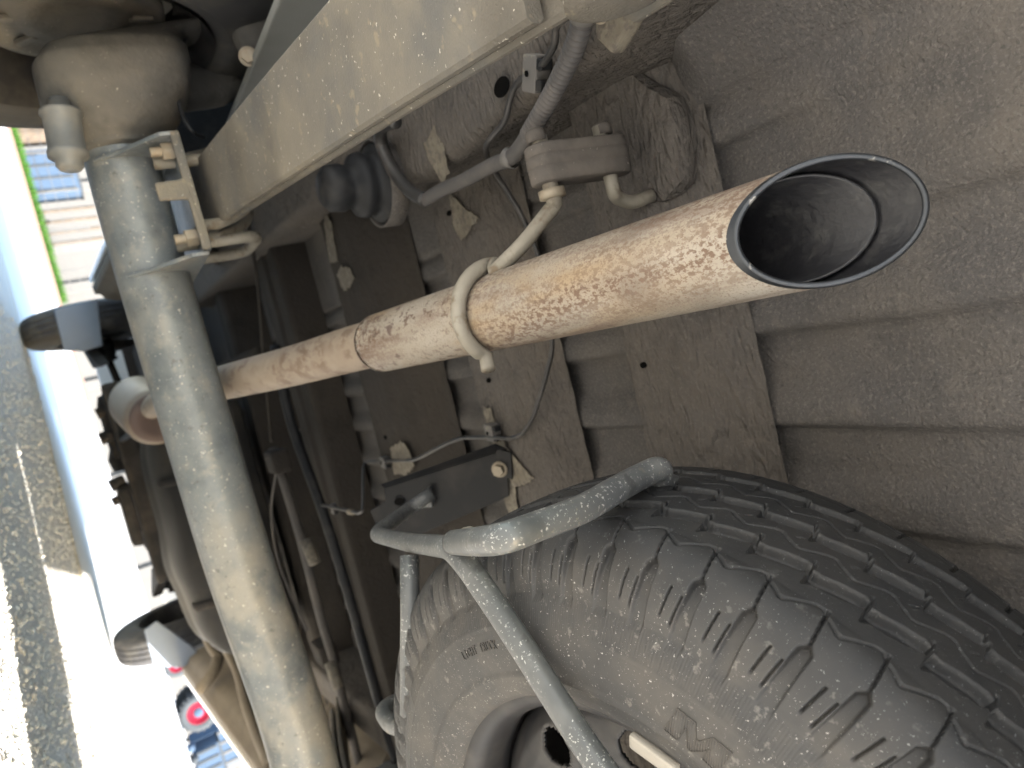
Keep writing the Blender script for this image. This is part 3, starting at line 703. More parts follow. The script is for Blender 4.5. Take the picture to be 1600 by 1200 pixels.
box('floor_box', at(462, 640, Z=.66), (.10, .10, .05), 'under_shaded', van, .01)

# ---- fuel tank, engine and front suspension far ahead
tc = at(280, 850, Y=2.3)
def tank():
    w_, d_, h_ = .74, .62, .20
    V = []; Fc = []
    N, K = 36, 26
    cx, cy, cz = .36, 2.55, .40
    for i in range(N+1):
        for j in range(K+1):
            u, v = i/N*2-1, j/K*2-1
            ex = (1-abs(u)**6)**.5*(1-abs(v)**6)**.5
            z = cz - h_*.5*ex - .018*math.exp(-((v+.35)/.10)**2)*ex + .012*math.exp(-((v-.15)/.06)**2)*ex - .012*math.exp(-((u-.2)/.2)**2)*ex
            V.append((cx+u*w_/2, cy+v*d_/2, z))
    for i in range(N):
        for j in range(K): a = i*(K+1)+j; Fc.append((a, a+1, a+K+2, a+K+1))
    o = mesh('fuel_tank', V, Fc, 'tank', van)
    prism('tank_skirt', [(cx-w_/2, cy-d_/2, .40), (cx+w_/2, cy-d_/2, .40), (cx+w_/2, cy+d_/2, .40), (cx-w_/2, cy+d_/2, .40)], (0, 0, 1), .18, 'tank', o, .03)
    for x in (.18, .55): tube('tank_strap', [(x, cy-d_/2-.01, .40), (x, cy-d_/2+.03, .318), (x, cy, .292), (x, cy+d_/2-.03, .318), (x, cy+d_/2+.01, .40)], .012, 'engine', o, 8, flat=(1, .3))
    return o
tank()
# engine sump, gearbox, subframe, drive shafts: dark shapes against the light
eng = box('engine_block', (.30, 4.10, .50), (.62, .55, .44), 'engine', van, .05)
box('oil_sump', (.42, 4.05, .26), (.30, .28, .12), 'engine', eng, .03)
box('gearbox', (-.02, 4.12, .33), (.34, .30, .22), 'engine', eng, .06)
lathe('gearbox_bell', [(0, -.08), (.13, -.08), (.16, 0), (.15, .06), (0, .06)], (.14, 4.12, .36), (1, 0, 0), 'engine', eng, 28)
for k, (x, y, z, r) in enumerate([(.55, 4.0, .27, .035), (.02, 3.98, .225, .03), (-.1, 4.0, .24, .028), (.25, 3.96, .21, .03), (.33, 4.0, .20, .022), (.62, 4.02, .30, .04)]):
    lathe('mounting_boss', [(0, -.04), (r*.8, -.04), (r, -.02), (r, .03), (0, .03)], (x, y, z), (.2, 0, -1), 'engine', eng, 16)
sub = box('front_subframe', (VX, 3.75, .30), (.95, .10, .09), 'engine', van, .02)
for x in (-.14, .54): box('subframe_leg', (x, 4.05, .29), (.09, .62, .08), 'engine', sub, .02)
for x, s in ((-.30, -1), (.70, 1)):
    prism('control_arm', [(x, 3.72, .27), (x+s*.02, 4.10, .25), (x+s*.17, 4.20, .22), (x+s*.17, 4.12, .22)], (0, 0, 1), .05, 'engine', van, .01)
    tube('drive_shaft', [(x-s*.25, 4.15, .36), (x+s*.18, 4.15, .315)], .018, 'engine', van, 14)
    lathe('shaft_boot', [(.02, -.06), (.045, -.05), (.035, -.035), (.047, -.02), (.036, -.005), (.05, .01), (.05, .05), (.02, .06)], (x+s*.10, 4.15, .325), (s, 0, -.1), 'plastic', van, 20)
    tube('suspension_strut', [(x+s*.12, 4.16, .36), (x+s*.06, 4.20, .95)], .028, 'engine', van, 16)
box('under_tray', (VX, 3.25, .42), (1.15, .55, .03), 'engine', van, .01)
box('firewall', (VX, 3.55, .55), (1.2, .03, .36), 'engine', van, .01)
tube('tunnel_edge', [(-.10, 1.9, .60), (-.12, 3.4, .56)], .02, 'under_shaded', van, 10)
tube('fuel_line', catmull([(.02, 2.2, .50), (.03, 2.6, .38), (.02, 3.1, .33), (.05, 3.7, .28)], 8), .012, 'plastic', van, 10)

# ================================================================== WHEELS
def side_k(t): return .985 + .02*math.sin(t*math.pi*.9) - .10*t**2.6
def tyre_arrays(RO, W, RBEAD, pitches, fine_a, fine_u, fine_range, fine=True):
    """closed tyre skin. axis = +Z, the lower sidewall faces -Z. returns verts (numpy), faces, tread flag per face"""
    # --- profile (r, z, u) u = signed metres across the tread, nan on sidewalls
    half = W/2; tw = half - .043*W/.198; SH = .050*RO/.312     # crown half width, shoulder drop
    prof = []
    bead = [(RBEAD-.004, -half*.62), (RBEAD+.002, -half*.84), (RBEAD+.008, -half*.93), (RBEAD+.016, -half*.972), (RBEAD+.0215, -half*.980), (RBEAD+.0235, -half*.998), (RBEAD+.026, -half*.985)]
    side_ = []
    r0, r1 = RBEAD+.028, RO-SH
    for t in np.linspace(0, 1, 46 if fine else 8):
        side_.append((r0+(r1-r0)*t, -half*side_k(t)))
    shoulder = []
    a0 = side_[-1]; a1 = (RO-.0045, -tw)
    for t in np.linspace(0, 1, 56 if fine else 6)[1:]:
        k = t; r = a0[0]+(a1[0]-a0[0])*math.sin(k*math.pi/2)**.92; z = a0[1]+(a1[1]-a0[1])*(1-math.cos(k*math.pi/2))**.92
        shoulder.append((r, z))
    tread = []
    for u in np.linspace(-tw, tw, fine_u)[1:-1]: tread.append((RO-.0045*(abs(u)/tw)**2.4, u))
    low = bead+side_+shoulder
    full = low + tread + [(r, -z) for r, z in reversed(low)]
    Rr = np.array([p[0] for p in full]); Zz = np.array([p[1] for p in full])
    nS = len(bead)+len(side_)
    K = len(full)
    # --- angles: dense where seen
    pitch = 2*math.pi/pitches; th = []
    for p in range(pitches):
        mid = (p+.5)*pitch; d = abs((mid-fine_range[0]+math.pi) % (2*math.pi)-math.pi)
        k = fine_a if d < fine_range[1] else max(6, fine_a//5)
        th += [p*pitch + pitch*i/k for i in range(k)]
    th = np.array(th); T = len(th)
    d_r, d_z = np.gradient(Rr), np.gradient(Zz); ln = np.hypot(d_r, d_z); nr, nz = d_z/ln, -d_r/ln      # outward normal
    q = np.concatenate([[0], np.cumsum(np.hypot(np.diff(Rr), np.diff(Zz)))]); q -= q[-1]/2                # metres along the section
    A, Q = np.meshgrid(th, q, indexing='ij'); RR = np.repeat(Rr[None, :], T, 0); ZZ = np.repeat(Zz[None, :], T, 0)
    ph = (A/pitch) % 1.0; u = Q; s_ = W/.198
    def sstep(d, w_, s=.0005): return np.clip((w_-d)/s+.5, 0, 1)
    def dist(a, b): d = np.abs(a-b) % 1.0; return np.minimum(d, 1-d)
    L = pitch*RO
    def zig(p, pts):  return np.interp(p, [c[0] for c in pts], [c[1] for c in pts])
    zz = [(0, 0), (.40, .92), (.47, 1), (.56, .97), (.68, .55), (.76, .42), (.92, .04), (1, 0)]
    depth = np.zeros_like(A)
    def wide(u0, w_, sh, dep):
        nonlocal depth
        p = (ph+sh) % 1
        off = zig(p, [(0, -.0024), (.72, .0030), (.84, .0034), (.88, -.0038), (1, -.0024)])*s_
        ww = zig(p, [(0, .85), (.3, 1.05), (.70, .9), (.80, .5), (.90, 1.25), (1, .85)])*w_*.5*s_
        d = np.abs(u-u0*s_-off); depth = np.maximum(depth, dep*np.clip((ww-d)/.0022+.55, 0, 1))
    def line(u0, amp, sh, w_=.0006, dep=.0035):
        nonlocal depth
        p = (ph+sh) % 1; off = (zig(p, zz)-.5)*amp*s_
        slope = np.abs(zig((p+.015) % 1, zz)-zig((p-.015) % 1, zz))*amp*s_/(.03*L)
        d = np.abs(u-u0*s_-off)/np.sqrt(1+slope**2); depth = np.maximum(depth, dep*sstep(d, w_*s_, .0006))
    def bar(u0, u1, p0, p1, w_, dep):
        nonlocal depth
        t = np.clip((u-u0*s_)/((u1-u0)*s_), -.05, 1.05); pp = p0+(p1-p0)*t
        ins = ((u-u0*s_)*(u-u1*s_) <= 0)
        d = dist(ph, pp % 1)*L; depth = np.maximum(depth, dep*sstep(d, w_, .0006)*ins)
    if fine:
        wide(-.0370, .0095, 0, .0065); wide(.0000, .0085, .45, .0060); wide(.0370, .0090, .1, .0065)
        line(-.0600, .0095, .15, .00045, .0030); line(-.0180, .0085, .55, .00042, .0028); line(.0180, .0085, .2, .00042, .0028); line(.0640, .0095, .7, .00045, .003)
        bar(-.0780, -.0540, .58, .48, .0006, .0040)
        bar(.050, .075, .35, .42, .0008, .004); bar(-.0315, -.0255, .87, .80, .0006, .003); bar(.0055, .011, .34, .28, .0006, .003)
        bar(-.013, -.0095, .25, .34, .0006, .0025); bar(.0235, .027, .7, .79, .0006, .0025)
        bar(-.1080, -.0890, .00, .10, .0007, .0035); bar(-.1100, -.0910, .26, .36, .0007, .0035)
        uu = np.abs(u); c0 = np.where(u < 0, .58, .08); sg = np.where(u < 0, 1, -1)
        t = np.clip((uu-.0780*s_)/(.046*s_), 0, 1); wdt = (.0036+.0022*t)*s_*np.clip((uu-.0775*s_)/.004, 0, 1)
        d = dist(ph, (c0-sg*.12*t) % 1)*L
        depth = np.maximum(depth, .0075*(1-t)**.75*np.clip((wdt-d)/.0018+.5, 0, 1)*(uu > .0775*s_)*(uu < .1240*s_))
    else:
        wide(-.032, .008, 0, .005); wide(.0, .008, .5, .005); wide(.032, .008, .2, .005)
    face = np.abs(ZZ) > half*.8
    if fine:                                             # moulded rings and fine radial ribbing on the sidewall
        r_e = RO-SH
        depth = depth - face*(np.exp(-((RR-r_e-.001)/.0010)**2)*.0008 + np.exp(-((RR-(r_e-.020))/.0011)**2)*.0005)
        depth = depth + ((RR > r_e-.0185)*(RR < r_e-.0015)*face)*.00014*np.sign(np.sin(A*RO/.0024*2*math.pi))
    RR = RR - depth*nr[None, :]; ZZ = ZZ - depth*nz[None, :]
    V = np.stack([RR*np.cos(A), RR*np.sin(A), ZZ], -1).reshape(-1, 3)
    i = np.arange(T)[:, None]; j = np.arange(K-1)[None, :]
    a = i*K+j; b = ((i+1) % T)*K+j
    Fc = np.stack([a, b, b+1, a+1], -1).reshape(-1, 4)
    k0 = nS + (14 if fine else 2)
    tr = np.broadcast_to(((j >= k0) & (j < K-k0-1)), (T, K-1)).reshape(-1)
    return V, Fc, tr
def np_mesh(name, V, Fc, mats, idx, xf):
    Rm, t = xf; V = V @ np.array(Rm).T + np.array(t)
    me = bpy.data.meshes.new(name)
    me.vertices.add(len(V)); me.vertices.foreach_set('co', V.astype(np.float32).ravel())
    n = len(Fc); me.loops.add(n*4); me.loops.foreach_set('vertex_index', Fc.astype(np.int32).ravel())
    me.polygons.add(n); me.polygons.foreach_set('loop_start', np.arange(0, n*4, 4, dtype=np.int32))
    me.polygons.foreach_set('use_smooth', np.ones(n, bool))
    for m in mats: me.materials.append(M[m])
    me.polygons.foreach_set('material_index', idx.astype(np.int32)); me.update(calc_edges=True); me.validate()
    return me

# ---- spare wheel lying in its cradle, tipped down towards the front
SPC = Vector((.433, .396, .418)); SPN = Vector((.041, .21, 1)).normalized(); SPW = .198; SPR = .312
ux = (Vector((1, 0, 0))-SPN*SPN.x).normalized(); uy = SPN.cross(ux)
SPM = Matrix((ux, uy, SPN)).transposed()
sp_c = SPC + SPN*SPW/2                                   # wheel centre
spare = thing('spare_wheel', SPC, 'black spare tyre on steel rim lying flat in the tube cradle under the floor', 'wheel')
V, Fc, tr = tyre_arrays(SPR, SPW, .183, 60, 50, 130, (math.radians(205), math.radians(78)))
rr_ = np.hypot(V[:, 0], V[:, 1]); tv = np.clip((rr_-(SPR-.040))/.030, 0, 1)
me = np_mesh('tyre', V, Fc, ['tyre_spare', 'tyre_spare'], tr, (SPM, sp_c))
att = me.attributes.new('tread', 'FLOAT', 'POINT'); att.data.foreach_set('value', tv.astype(np.float32))
tyre = link('tyre', me, None, spare, False)
def sp(r, a, h):                                         # point in the spare's frame: h above its lower face
    return SPC + ux*r*math.cos(a) + uy*r*math.sin(a) + SPN*h
rim = lathe('rim', [(.176, .060), (.172, .045), (.172, .030), (.178, .018), (.1885, .0135), (.1905, .016), (.1895, .019), (.186, .0185), (.179, .024), (.177, .034), (.180, .055), (.180, .12), (.187, .150)], SPC, SPN, 'rim', spare, 96)
# pressed steel disc with round vent holes
nh = 10; V = []; Fc = []
vp = at_plane(992, 1178, sp(0, 0, .043), SPN)-SPC; a_off = math.atan2(vp.dot(uy), vp.dot(ux)); v_r = min(.146, max(.125, math.hypot(vp.dot(ux), vp.dot(uy))))
rad_ = [.173, .169, .165] + list(np.arange(.162, .105, -.0025)) + [.10, .09, .06, .033]
hgt = lambda r: float(np.interp(r, [.033, .06, .09, .112, .125, .140, .155, .165, .173], [.070, .072, .066, .050, .044, .043, .046, .052, .060]))
N = nh*40; K = len(rad_)
for j in range(N):
    for r in rad_: V.append(sp(r, 2*math.pi*j/N + a_off, hgt(r)))
for j in range(N):
    for i in range(K-1):
        a = (2*math.pi*(j+.5)/N + math.pi/nh) % (2*math.pi/nh) - math.pi/nh; r = (rad_[i]+rad_[i+1])/2
        if math.hypot(a*v_r, r-v_r) < .0155: continue
        p, q = j*K+i, ((j+1) % N)*K+i; Fc.append((p, p+1, q+1, q))
disc = mesh('wheel_disc', V, Fc, 'rim', spare)
so_ = disc.modifiers.new('solid', 'SOLIDIFY'); so_.thickness = .0035
for px in ((1030, 1193),):
    p = at_plane(*px, sp(0, 0, .014), SPN); a = math.atan2((p-SPC).dot(uy), (p-SPC).dot(ux))
    P = [sp(.188+dr, a+da, .010) for dr, da in ((-.009, -.09), (-.009, .09), (.0, .09), (.001, -.09))]
    prism('balance_weight', P, -SPN, .006, 'weight', spare, .002)
# moulded sidewall lettering: hatched emblem and LIGHT TRUCK
def side_h(r):                                           # height of the lower sidewall skin at radius r
    t = max(0, min(1, (r-(.183+.028))/((SPR-.050)-(.183+.028)))); half = SPW/2
    return half - half*side_k(t)
def on_side(x, y, lift=0):
    h = .0
    for _ in range(4):
        p = at_plane(x, y, SPC+SPN*h, SPN); r = ((p-SPC) - SPN*(p-SPC).dot(SPN)).length; h = side_h(r)
    return p - SPN*lift
EMB = [(300, 630), (470, 370), (700, 550), (705, 760), (745, 785), (920, 740), (1160, 930), (960, 1180), (780, 1000), (880, 885), (800, 912), (640, 912), (592, 860), (585, 620), (545, 660), (470, 770)]
EMB = [(1000+x/8, 1060+y/8) for x, y in EMB]
def inside(p, poly):
    c = False
    for i in range(len(poly)):
        (x1, y1), (x2, y2) = poly[i], poly[i-1]
        if (y1 > p[1]) != (y2 > p[1]) and p[0] < (x2-x1)*(p[1]-y1)/(y2-y1)+x1: c = not c
    return c
V = []; Fc = []
def ridge(a, b, w_, lift):
    pa, pb = on_side(*a), on_side(*b)
    if (pb-pa).length < 1e-5: return
    t = (pb-pa).normalized(); s = t.cross(SPN)*w_/2; base = len(V)
    V.extend([pa-s+SPN*.0004, pa+s+SPN*.0004, pb+s+SPN*.0004, pb-s+SPN*.0004, pa-s*.5-SPN*lift, pa+s*.5-SPN*lift, pb+s*.5-SPN*lift, pb-s*.5-SPN*lift])
    Fc.extend([tuple(base+i for i in f) for f in ((4, 5, 6, 7), (0, 1, 5, 4), (1, 2, 6, 5), (2, 3, 7, 6), (3, 0, 4, 7))])
for i in range(len(EMB)): ridge(EMB[i-1], EMB[i], .0006, .0007)
for k in range(-40, 60):                                # hatch lines run slightly off vertical in the moulding
    x0 = 1000 + k*4.2; run = None
    for q in range(0, 300):
        y = 1090 + q*.5; x = x0 + (1200-y)*.16
        ins = inside((x, y), EMB)
        if ins and run is None: run = (x, y)
        if not ins and run is not None:
            ridge(run, (x, y), .00075, .0005); run = None
    if run is not None: ridge(run, (x, y), .00075, .0005)
mesh('raised_emblem', V, Fc, 'tyre_side', tyre, False)
def letters(txt, mid_px, size, m, parent, name):
    p = on_side(*mid_px); rr = (p-SPC); r = math.hypot(rr.dot(ux), rr.dot(uy)); am = math.atan2(rr.dot(uy), rr.dot(ux))
    V = []; Fc = []; adv = size*.66
    for i, ch in enumerate(txt):
        if ch == ' ': continue
        cu = bpy.data.curves.new('tmp', 'FONT'); cu.body = ch; cu.size = size*1.35; cu.align_x = 'CENTER'; cu.extrude = .0005
        ob = bpy.data.objects.new('tmp', cu); COL.objects.link(ob)
        dg = bpy.context.evaluated_depsgraph_get(); me_ = bpy.data.meshes.new_from_object(ob.evaluated_get(dg))
        a = am + (i-(len(txt)-1)/2)*adv/r*LET_DIR
        rad = ux*math.cos(a)+uy*math.sin(a); tan = SPN.cross(rad)*LET_DIR
        base = len(V)
        for v in me_.vertices:
            q = SPC + rad*(r-size*.5+v.co.y) + tan*v.co.x*.72; h = side_h(r-size*.5+v.co.y); V.append(q + SPN*(h-.0003-v.co.z))
        Fc += [tuple(base+k for k in pl.vertices) for pl in me_.polygons]
        bpy.data.objects.remove(ob); bpy.data.meshes.remove(me_); bpy.data.curves.remove(cu)
    mesh(name, V, Fc, m, parent, False)
LET_DIR = 1
letters('LIGHT TRUCK', (747, 1013), .0068, 'tyre_side', tyre, 'raised_lettering')

# ---- tube cradle that holds the spare
def below(px, h=-.010):                                  # a point h below the tyre's lower face
    return at_plane(*px, SPC+SPN*h, SPN)
J = below((712, 856), -.008)
bend = at(585, 835, Z=.452); tip_ = at(676, 770, Z=.560)
cradle = tube('spare_cradle', fillet([tip_, at(640, 795, Z=.530), bend, at(640, 848, Z=.436), J, below((800, 985), -.010), below((930, 1190), -.012), below((1040, 1330), -.012), below((1300, 1500), -.012)], .030, 8), .0088, 'carrier', van, 20, label='blue grey tube cradle carrying the spare wheel')
def on_cyl(px, r):                                       # nearest hit of a pixel ray with a cylinder round the spare
    d = Vector(CM @ np.array([px[0]-800, 600-px[1], -F_PX])); o_ = Vector(CP)-SPC
    d2 = d-SPN*d.dot(SPN); o2 = o_-SPN*o_.dot(SPN); a, b, c = d2.dot(d2), 2*o2.dot(d2), o2.dot(o2)-r*r
    D = b*b-4*a*c
    t = (-b-math.sqrt(D))/(2*a) if D > 0 else -b/(2*a)
    return Vector(CP)+d*t
armB = [J+Vector((-.004, 0, 0))] + [on_cyl(p, SPR+.0115) for p in ((775, 843), (840, 822), (910, 795), (965, 764), (1000, 745), (1030, 734))]
_e = armB[-1]-SPC; _a = math.atan2(_e.dot(uy), _e.dot(ux)); _h = _e.dot(SPN); armB += [sp(SPR-.004, _a-.015, _h+.016), sp(SPR-.05, _a-.03, max(_h+.02, SPW+.006))]
print('ARM', [(round(p.x, 3), round(p.y, 3), round(p.z, 3)) for p in armB])
pts = catmull(armB, 8); N = len(pts)
tube('cradle_arm', pts, [.0088 if i < N*.75 else .0088-.002*(i-N*.75)/(N*.25) for i in range(N)], 'carrier', cradle, 20)
lathe('weld_bead', [(.0088, -.006), (.0108, -.002), (.0108, .003), (.0088, .007)], J+Vector((-.002, -.006, .008)), (at(770, 845, Z=.428)-J), 'rod', cradle, 20)
Bf = [at(640, 868, Z=.425), at(641, 960, Z=.408), at(640, 1060, Z=.396), at(640, 1118, Z=.392), at(636, 1140, Z=.392), at(610, 1132, Z=.392), at(597, 1112, Z=.395), at(610, 1100, Z=.41), at(660, 1085, Z=.46)]
tube('cradle_bar', fillet(Bf, .014, 6), .0088, 'carrier', cradle, 18)
# hanger bracket from the second cross member
pa = at(781, 735, Z=.672)
bn = None
B0 = [(790, 703, .678), (600, 762, .548), (602, 784, .546), (578, 798, .534), (588, 822, .530), (640, 842, .545), (780, 783, .660), (795, 775, .672)]
P = [at(x, y, Z=z) for x, y, z in B0]
# flatten on the best plane through three corners
nrm = (P[1]-P[0]).cross(P[7]-P[0]).normalized(); nrm = nrm if nrm.z < 0 else -nrm
P = [at_plane(x, y, P[0], nrm) for x, y, z in B0]
br = prism('cradle_bracket', P, -nrm, .004, 'bracket', van, .001)
fl = [P[0], P[1], P[1] - nrm*.0 + Vector((-.010, 0, .006)), P[0] + Vector((-.018, 0, .006))]
up = -(nrm)
prism('bracket_flange', [at_plane(x, y, P[0]+nrm*h_, nrm) for x, y, h_ in ((792, 703, .0), (600, 763, .0), (594, 757, .020), (772, 694, .026))], (0, .2, 1), .003, 'bracket', br, .001)
prism('bracket_ear', [at_plane(x, y, P[0]+nrm*.003, nrm) for x, y in ((776, 700), (800, 706), (802, 748), (780, 742))], nrm, .004, 'bracket', br, .001)
hexbolt('bracket_bolt', at_plane(780, 734, P[0]+nrm*.010, nrm), nrm, .0085, .008, 'steel', br)
slot = at_plane(625, 783, P[0]+nrm*.001, nrm)
lathe('slot_rim', [(.006, 0), (.0075, .002), (.009, 0)], slot, nrm, 'bracket', br, 20)
hole_disc(br, slot, nrm, .009, .0055, (P[0]-P[1]))
prism('tube_tab', [at_plane(x, y, P[0]+nrm*.004, nrm) for x, y in ((668, 762), (676, 757), (680, 790), (664, 790))], nrm, .010, 'carrier', br, .003)

# ---- road wheels of the van (parts of it)
V, Fc, tr = tyre_arrays(.318, .168, .185, 60, 8, 34, (0, 0.0), False)
rim_prof = [(.186, .055), (.190, .075), (.186, .078), (.178, .06), (.165, .02), (.150, .045), (.10, .05), (.05, .062), (.0, .062)]
def road_wheel(x, y, s):
    xf = Matrix(((0, 0, -s), (0, 1, 0), (s, 0, 0)))      # axis along X
    me = np_mesh('road_tyre', V, Fc, ['tyre_road', 'tyre_road'], tr, (xf, (x, y, .316)))
    t = link('road_wheel', me, None, van, False)
    lathe('rim', [(r, h*1.0) for r, h in rim_prof], (x, y, .316), (s, 0, 0), 'weight', t, 48)
    lathe('rim_barrel', [(.188, .08), (.176, .05), (.176, -.06), (.186, -.078)], (x, y, .316), (s, 0, 0), 'rim', t, 48)
for y in (AY, 4.15):
    dx_ = .860 if y < 2 else .803
    road_wheel(VX-dx_, y, -1); road_wheel(VX+dx_, y, 1)
for y in (AY, 4.15):  # liners added to block sun through the arch gaps, wrapped further on the right
    for s1 in (-1, 1):
        xa_, xb_ = VX+s1*.74, VX+s1*.936; V2 = []; F2 = []
        for k in range(25):
            a = (R_(22) + R_(136)*k/24) if s1 < 0 else (R_(-8) + R_(166)*k/24)
            for xx in (xa_, xb_): V2.append((xx, y+.352*math.cos(a), .33+.352*math.sin(a)))
        F2 = [(2*k, 2*k+1, 2*k+3, 2*k+2) for k in range(24)]
        mesh('sun_block_liner', V2, F2, 'plastic', van)
def flap(px, Y, th=.012):
    P = [at(x, y, Y=Y) for x, y in px]
    return prism('mud_flap', P, (0, 1, 0), th, 'flap', van, .008)
flap([(84, 484), (152, 466), (160, 540), (132, 549), (100, 548)], 3.72)
flap([(225, 985), (245, 970), (300, 1010), (330, 1045), (268, 1043), (240, 1040)], 3.72)

# ================================================================== GROUND
M['concrete'] = mat('pale_concrete', (.46, .44, .41), .9, tints=[((.52, .50, .47), 1.2, .4, .7, .8), ((.38, .36, .33), 9, .5, .7, .5)], bumps=[('noise', 60, .3, .004)], spec=.2)
M['asphalt'] = mat('worn_asphalt', (.47, .44, .39), .9, tints=[((.54, .495, .42), 70, .48, .62, .85), ((.30, .29, .275), 120, .5, .65, .7), ((.50, .465, .41), 2.2, .42, .65, .7), ((.40, .33, .25), 34, .64, .70, .7)], bumps=[('voronoi', 170, .9, .006), ('noise', 22, .4, .01)], spec=.2)
M['beige'] = mat('beige_edge', (.36, .30, .20), .95, tints=[((.46, .39, .27), 22, .42, .66, .8), ((.26, .21, .14), 50, .5, .7, .7)], bumps=[('noise', 90, .8, .008), ('noise', 25, .6, .012)], spec=.15)  # beige band of ground along the asphalt edge
M['grass'] = mat('grass_green', (.016, .050, .006), .9, spec=.1, tints=[((.035, .065, .010), 6, .4, .7, .8)])
g0 = mesh('ground', [(-300, -300, -.012), (300, -300, -.012), (300, 300, -.012), (-300, 300, -.012)], [(0, 1, 2, 3)], 'concrete', None, False); structure(g0)
def sheet(name, poly, z, m, jag, step=.04):
    out = []
    for i in range(len(poly)):
        a, b = Vector(poly[i]), Vector(poly[(i+1) % len(poly)]); k = max(1, int((b-a).length/step)) if jag else 1
        for j in range(k):
            q = a.lerp(b, j/k); d = Vector((noise.noise(Vector((q.x*6, q.y*6, 1))), noise.noise(Vector((q.x*6, q.y*6, 5)))))*jag + Vector((noise.noise(Vector((q.x*25, q.y*25, 1))), noise.noise(Vector((q.x*25, q.y*25, 5)))))*jag*.4
            out.append((q.x+d.x, q.y+d.y))
    n = len(out)
    o = mesh(name, [(x, y, z) for x, y in out] + [(x, y, -.03) for x, y in out], [tuple(range(n))] + [(i, (i+1) % n, n+(i+1) % n, n+i) for i in range(n)], m, None, False)
    return structure(o)
E_L, E_R = at(0, 330, Z=0), at(185, 1200, Z=0)
e1, e2, e3 = at(60, 620, Z=0), at(100, 800, Z=0), at(160, 1060, Z=0)
edge = [(-7, e1.y+3.5), (e1.x, e1.y), (e2.x, e2.y), (e3.x, e3.y), (E_R.x, E_R.y), (3.5, E_R.y-1.1), (7, E_R.y-3.4)]
asph = sheet('asphalt_pad', edge + [(7, -.75), (-7, -.5)], 0, 'asphalt', .03)
wide_ = [(.06, .05), (.08, .1), (.16, .16), (.22, .24), (.24, .30), (.3, .35), (.3, .35)]
beige_p = edge + [(x + a, y + b) for (x, y), (a, b) in reversed(list(zip(edge, wide_)))]
sheet('beige_strip', beige_p, -.004, 'beige', .03)

# loose gravel: small stones on the asphalt
def gravel(name, n, area, m, smin, smax, label):
    V = []; Fc = []
    base = np.array([(1, 0, 0), (-1, 0, 0), (0, 1, 0), (0, -1, 0), (0, 0, 1), (0, 0, -1)], float)
    tri = [(0, 2, 4), (2, 1, 4), (1, 3, 4), (3, 0, 4), (2, 0, 5), (1, 2, 5), (3, 1, 5), (0, 3, 5)]
    for k in range(n):
        x, y = area()
        s = smin + (smax-smin)*RNG.random()**2.5
        q = base*(s*(.6+.8*RNG.random(3)))*np.array([1, 1, .7]) + RNG.normal(0, s*.12, (6, 3))
        a = RNG.random()*6.28; c, s_ = math.cos(a), math.sin(a)
        q = np.stack([q[:, 0]*c-q[:, 1]*s_+x, q[:, 0]*s_+q[:, 1]*c+y, q[:, 2]+s*.35], 1)
        b = len(V); V.extend(q.tolist()); Fc.extend([(b+i, b+j, b+l_) for i, j, l_ in tri])
    me = bpy.data.meshes.new(name); me.from_pydata(V, [], Fc); me.update()
    o = link(name, me, m, None, False); return tag(o, label, 'gravel', kind='stuff')
M['stone'] = mat('gravel_stone', (.40, .375, .33), .9, tints=[((.48, .42, .33), 90, .45, .6, .9), ((.22, .215, .21), 130, .5, .62, .9), ((.45, .30, .18), 50, .62, .68, .6)], spec=.2)
def near_area():
    while True:
        x, y = RNG.uniform(-.6, 1.6), RNG.uniform(1.0, 4.3)
        if y < 4.2 - .9*(x+.6) + .25 and RNG.random() < 1.35/(y*.9): return x, y
gravel('loose_gravel', 16000, near_area, 'stone', .0018, .0065, 'loose fine gravel scattered on the asphalt')

# ================================================================== BACKGROUND
GX = lambda x, y: at(x, y, Z=0)
M['fence'] = mat('fence_wire', (.05, .05, .05), .8)
M['wood'] = mat('pale_timber', (.075, .056, .039), .9, tints=[((.03, .024, .018), 4, .4, .7, .7)])
M['brick'] = mat('pink_kerb', (.10, .062, .05), .85)
M['blue'] = mat('pale_blue_paint', (.034, .052, .080), .9, spec=.1)
M['greyp'] = mat('grey_paint', (.034, .038, .042), .9, spec=.1)
M['red'] = mat('red_paint', (.095, .0025, .010), .8, spec=.1)
M['wall'] = mat('pale_wall', (.078, .076, .073), .9, spec=.1)
M['leaf_g'] = mat('leaves', (.07, .15, .03), .7, tints=[((.14, .22, .05), 5, .4, .7, .8)])
# grass verge: many thin blades
def grass(x0, x1, y0, y1, n):
    V = []; Fc = []
    for k in range(n):
        x, y = RNG.uniform(x0, x1), RNG.uniform(y0, y1); h = RNG.uniform(.10, .34); a = RNG.random()*6.28; l_ = RNG.normal(0, .08, 2)
        dx, dy = math.cos(a)*.012, math.sin(a)*.012; b = len(V)
        V += [(x-dx, y-dy, -.012), (x+dx, y+dy, -.012), (x+l_[0]*.5+dx*.6, y+l_[1]*.5, h*.6), (x+l_[0], y+l_[1], h)]
        Fc += [(b, b+1, b+2), (b, b+2, b+3)]
    me = bpy.data.meshes.new('grass_verge'); me.from_pydata(V, [], Fc); me.update()
    tag(link('grass_verge', me, 'grass', None, False), 'bright green grass verge at the foot of the wire fence', 'grass', kind='stuff')
grass(-14, -4.2, 25.2, 26.2, 9000)
kb = box('kerb', (-8.0, 25.0, .04), (14.0, .18, .12), 'brick', None, .02); tag(kb, 'pinkish kerb running along the grass verge', 'kerb')
fence = thing('wire_fence', (-8, 26.4, 0), 'pale wire fence with slim posts behind the grass verge', 'fence')
for x in np.arange(-14, -2.4, 1.25): box('post', (x, 26.4, .72), (.05, .05, 1.46), 'fence', fence, .006)
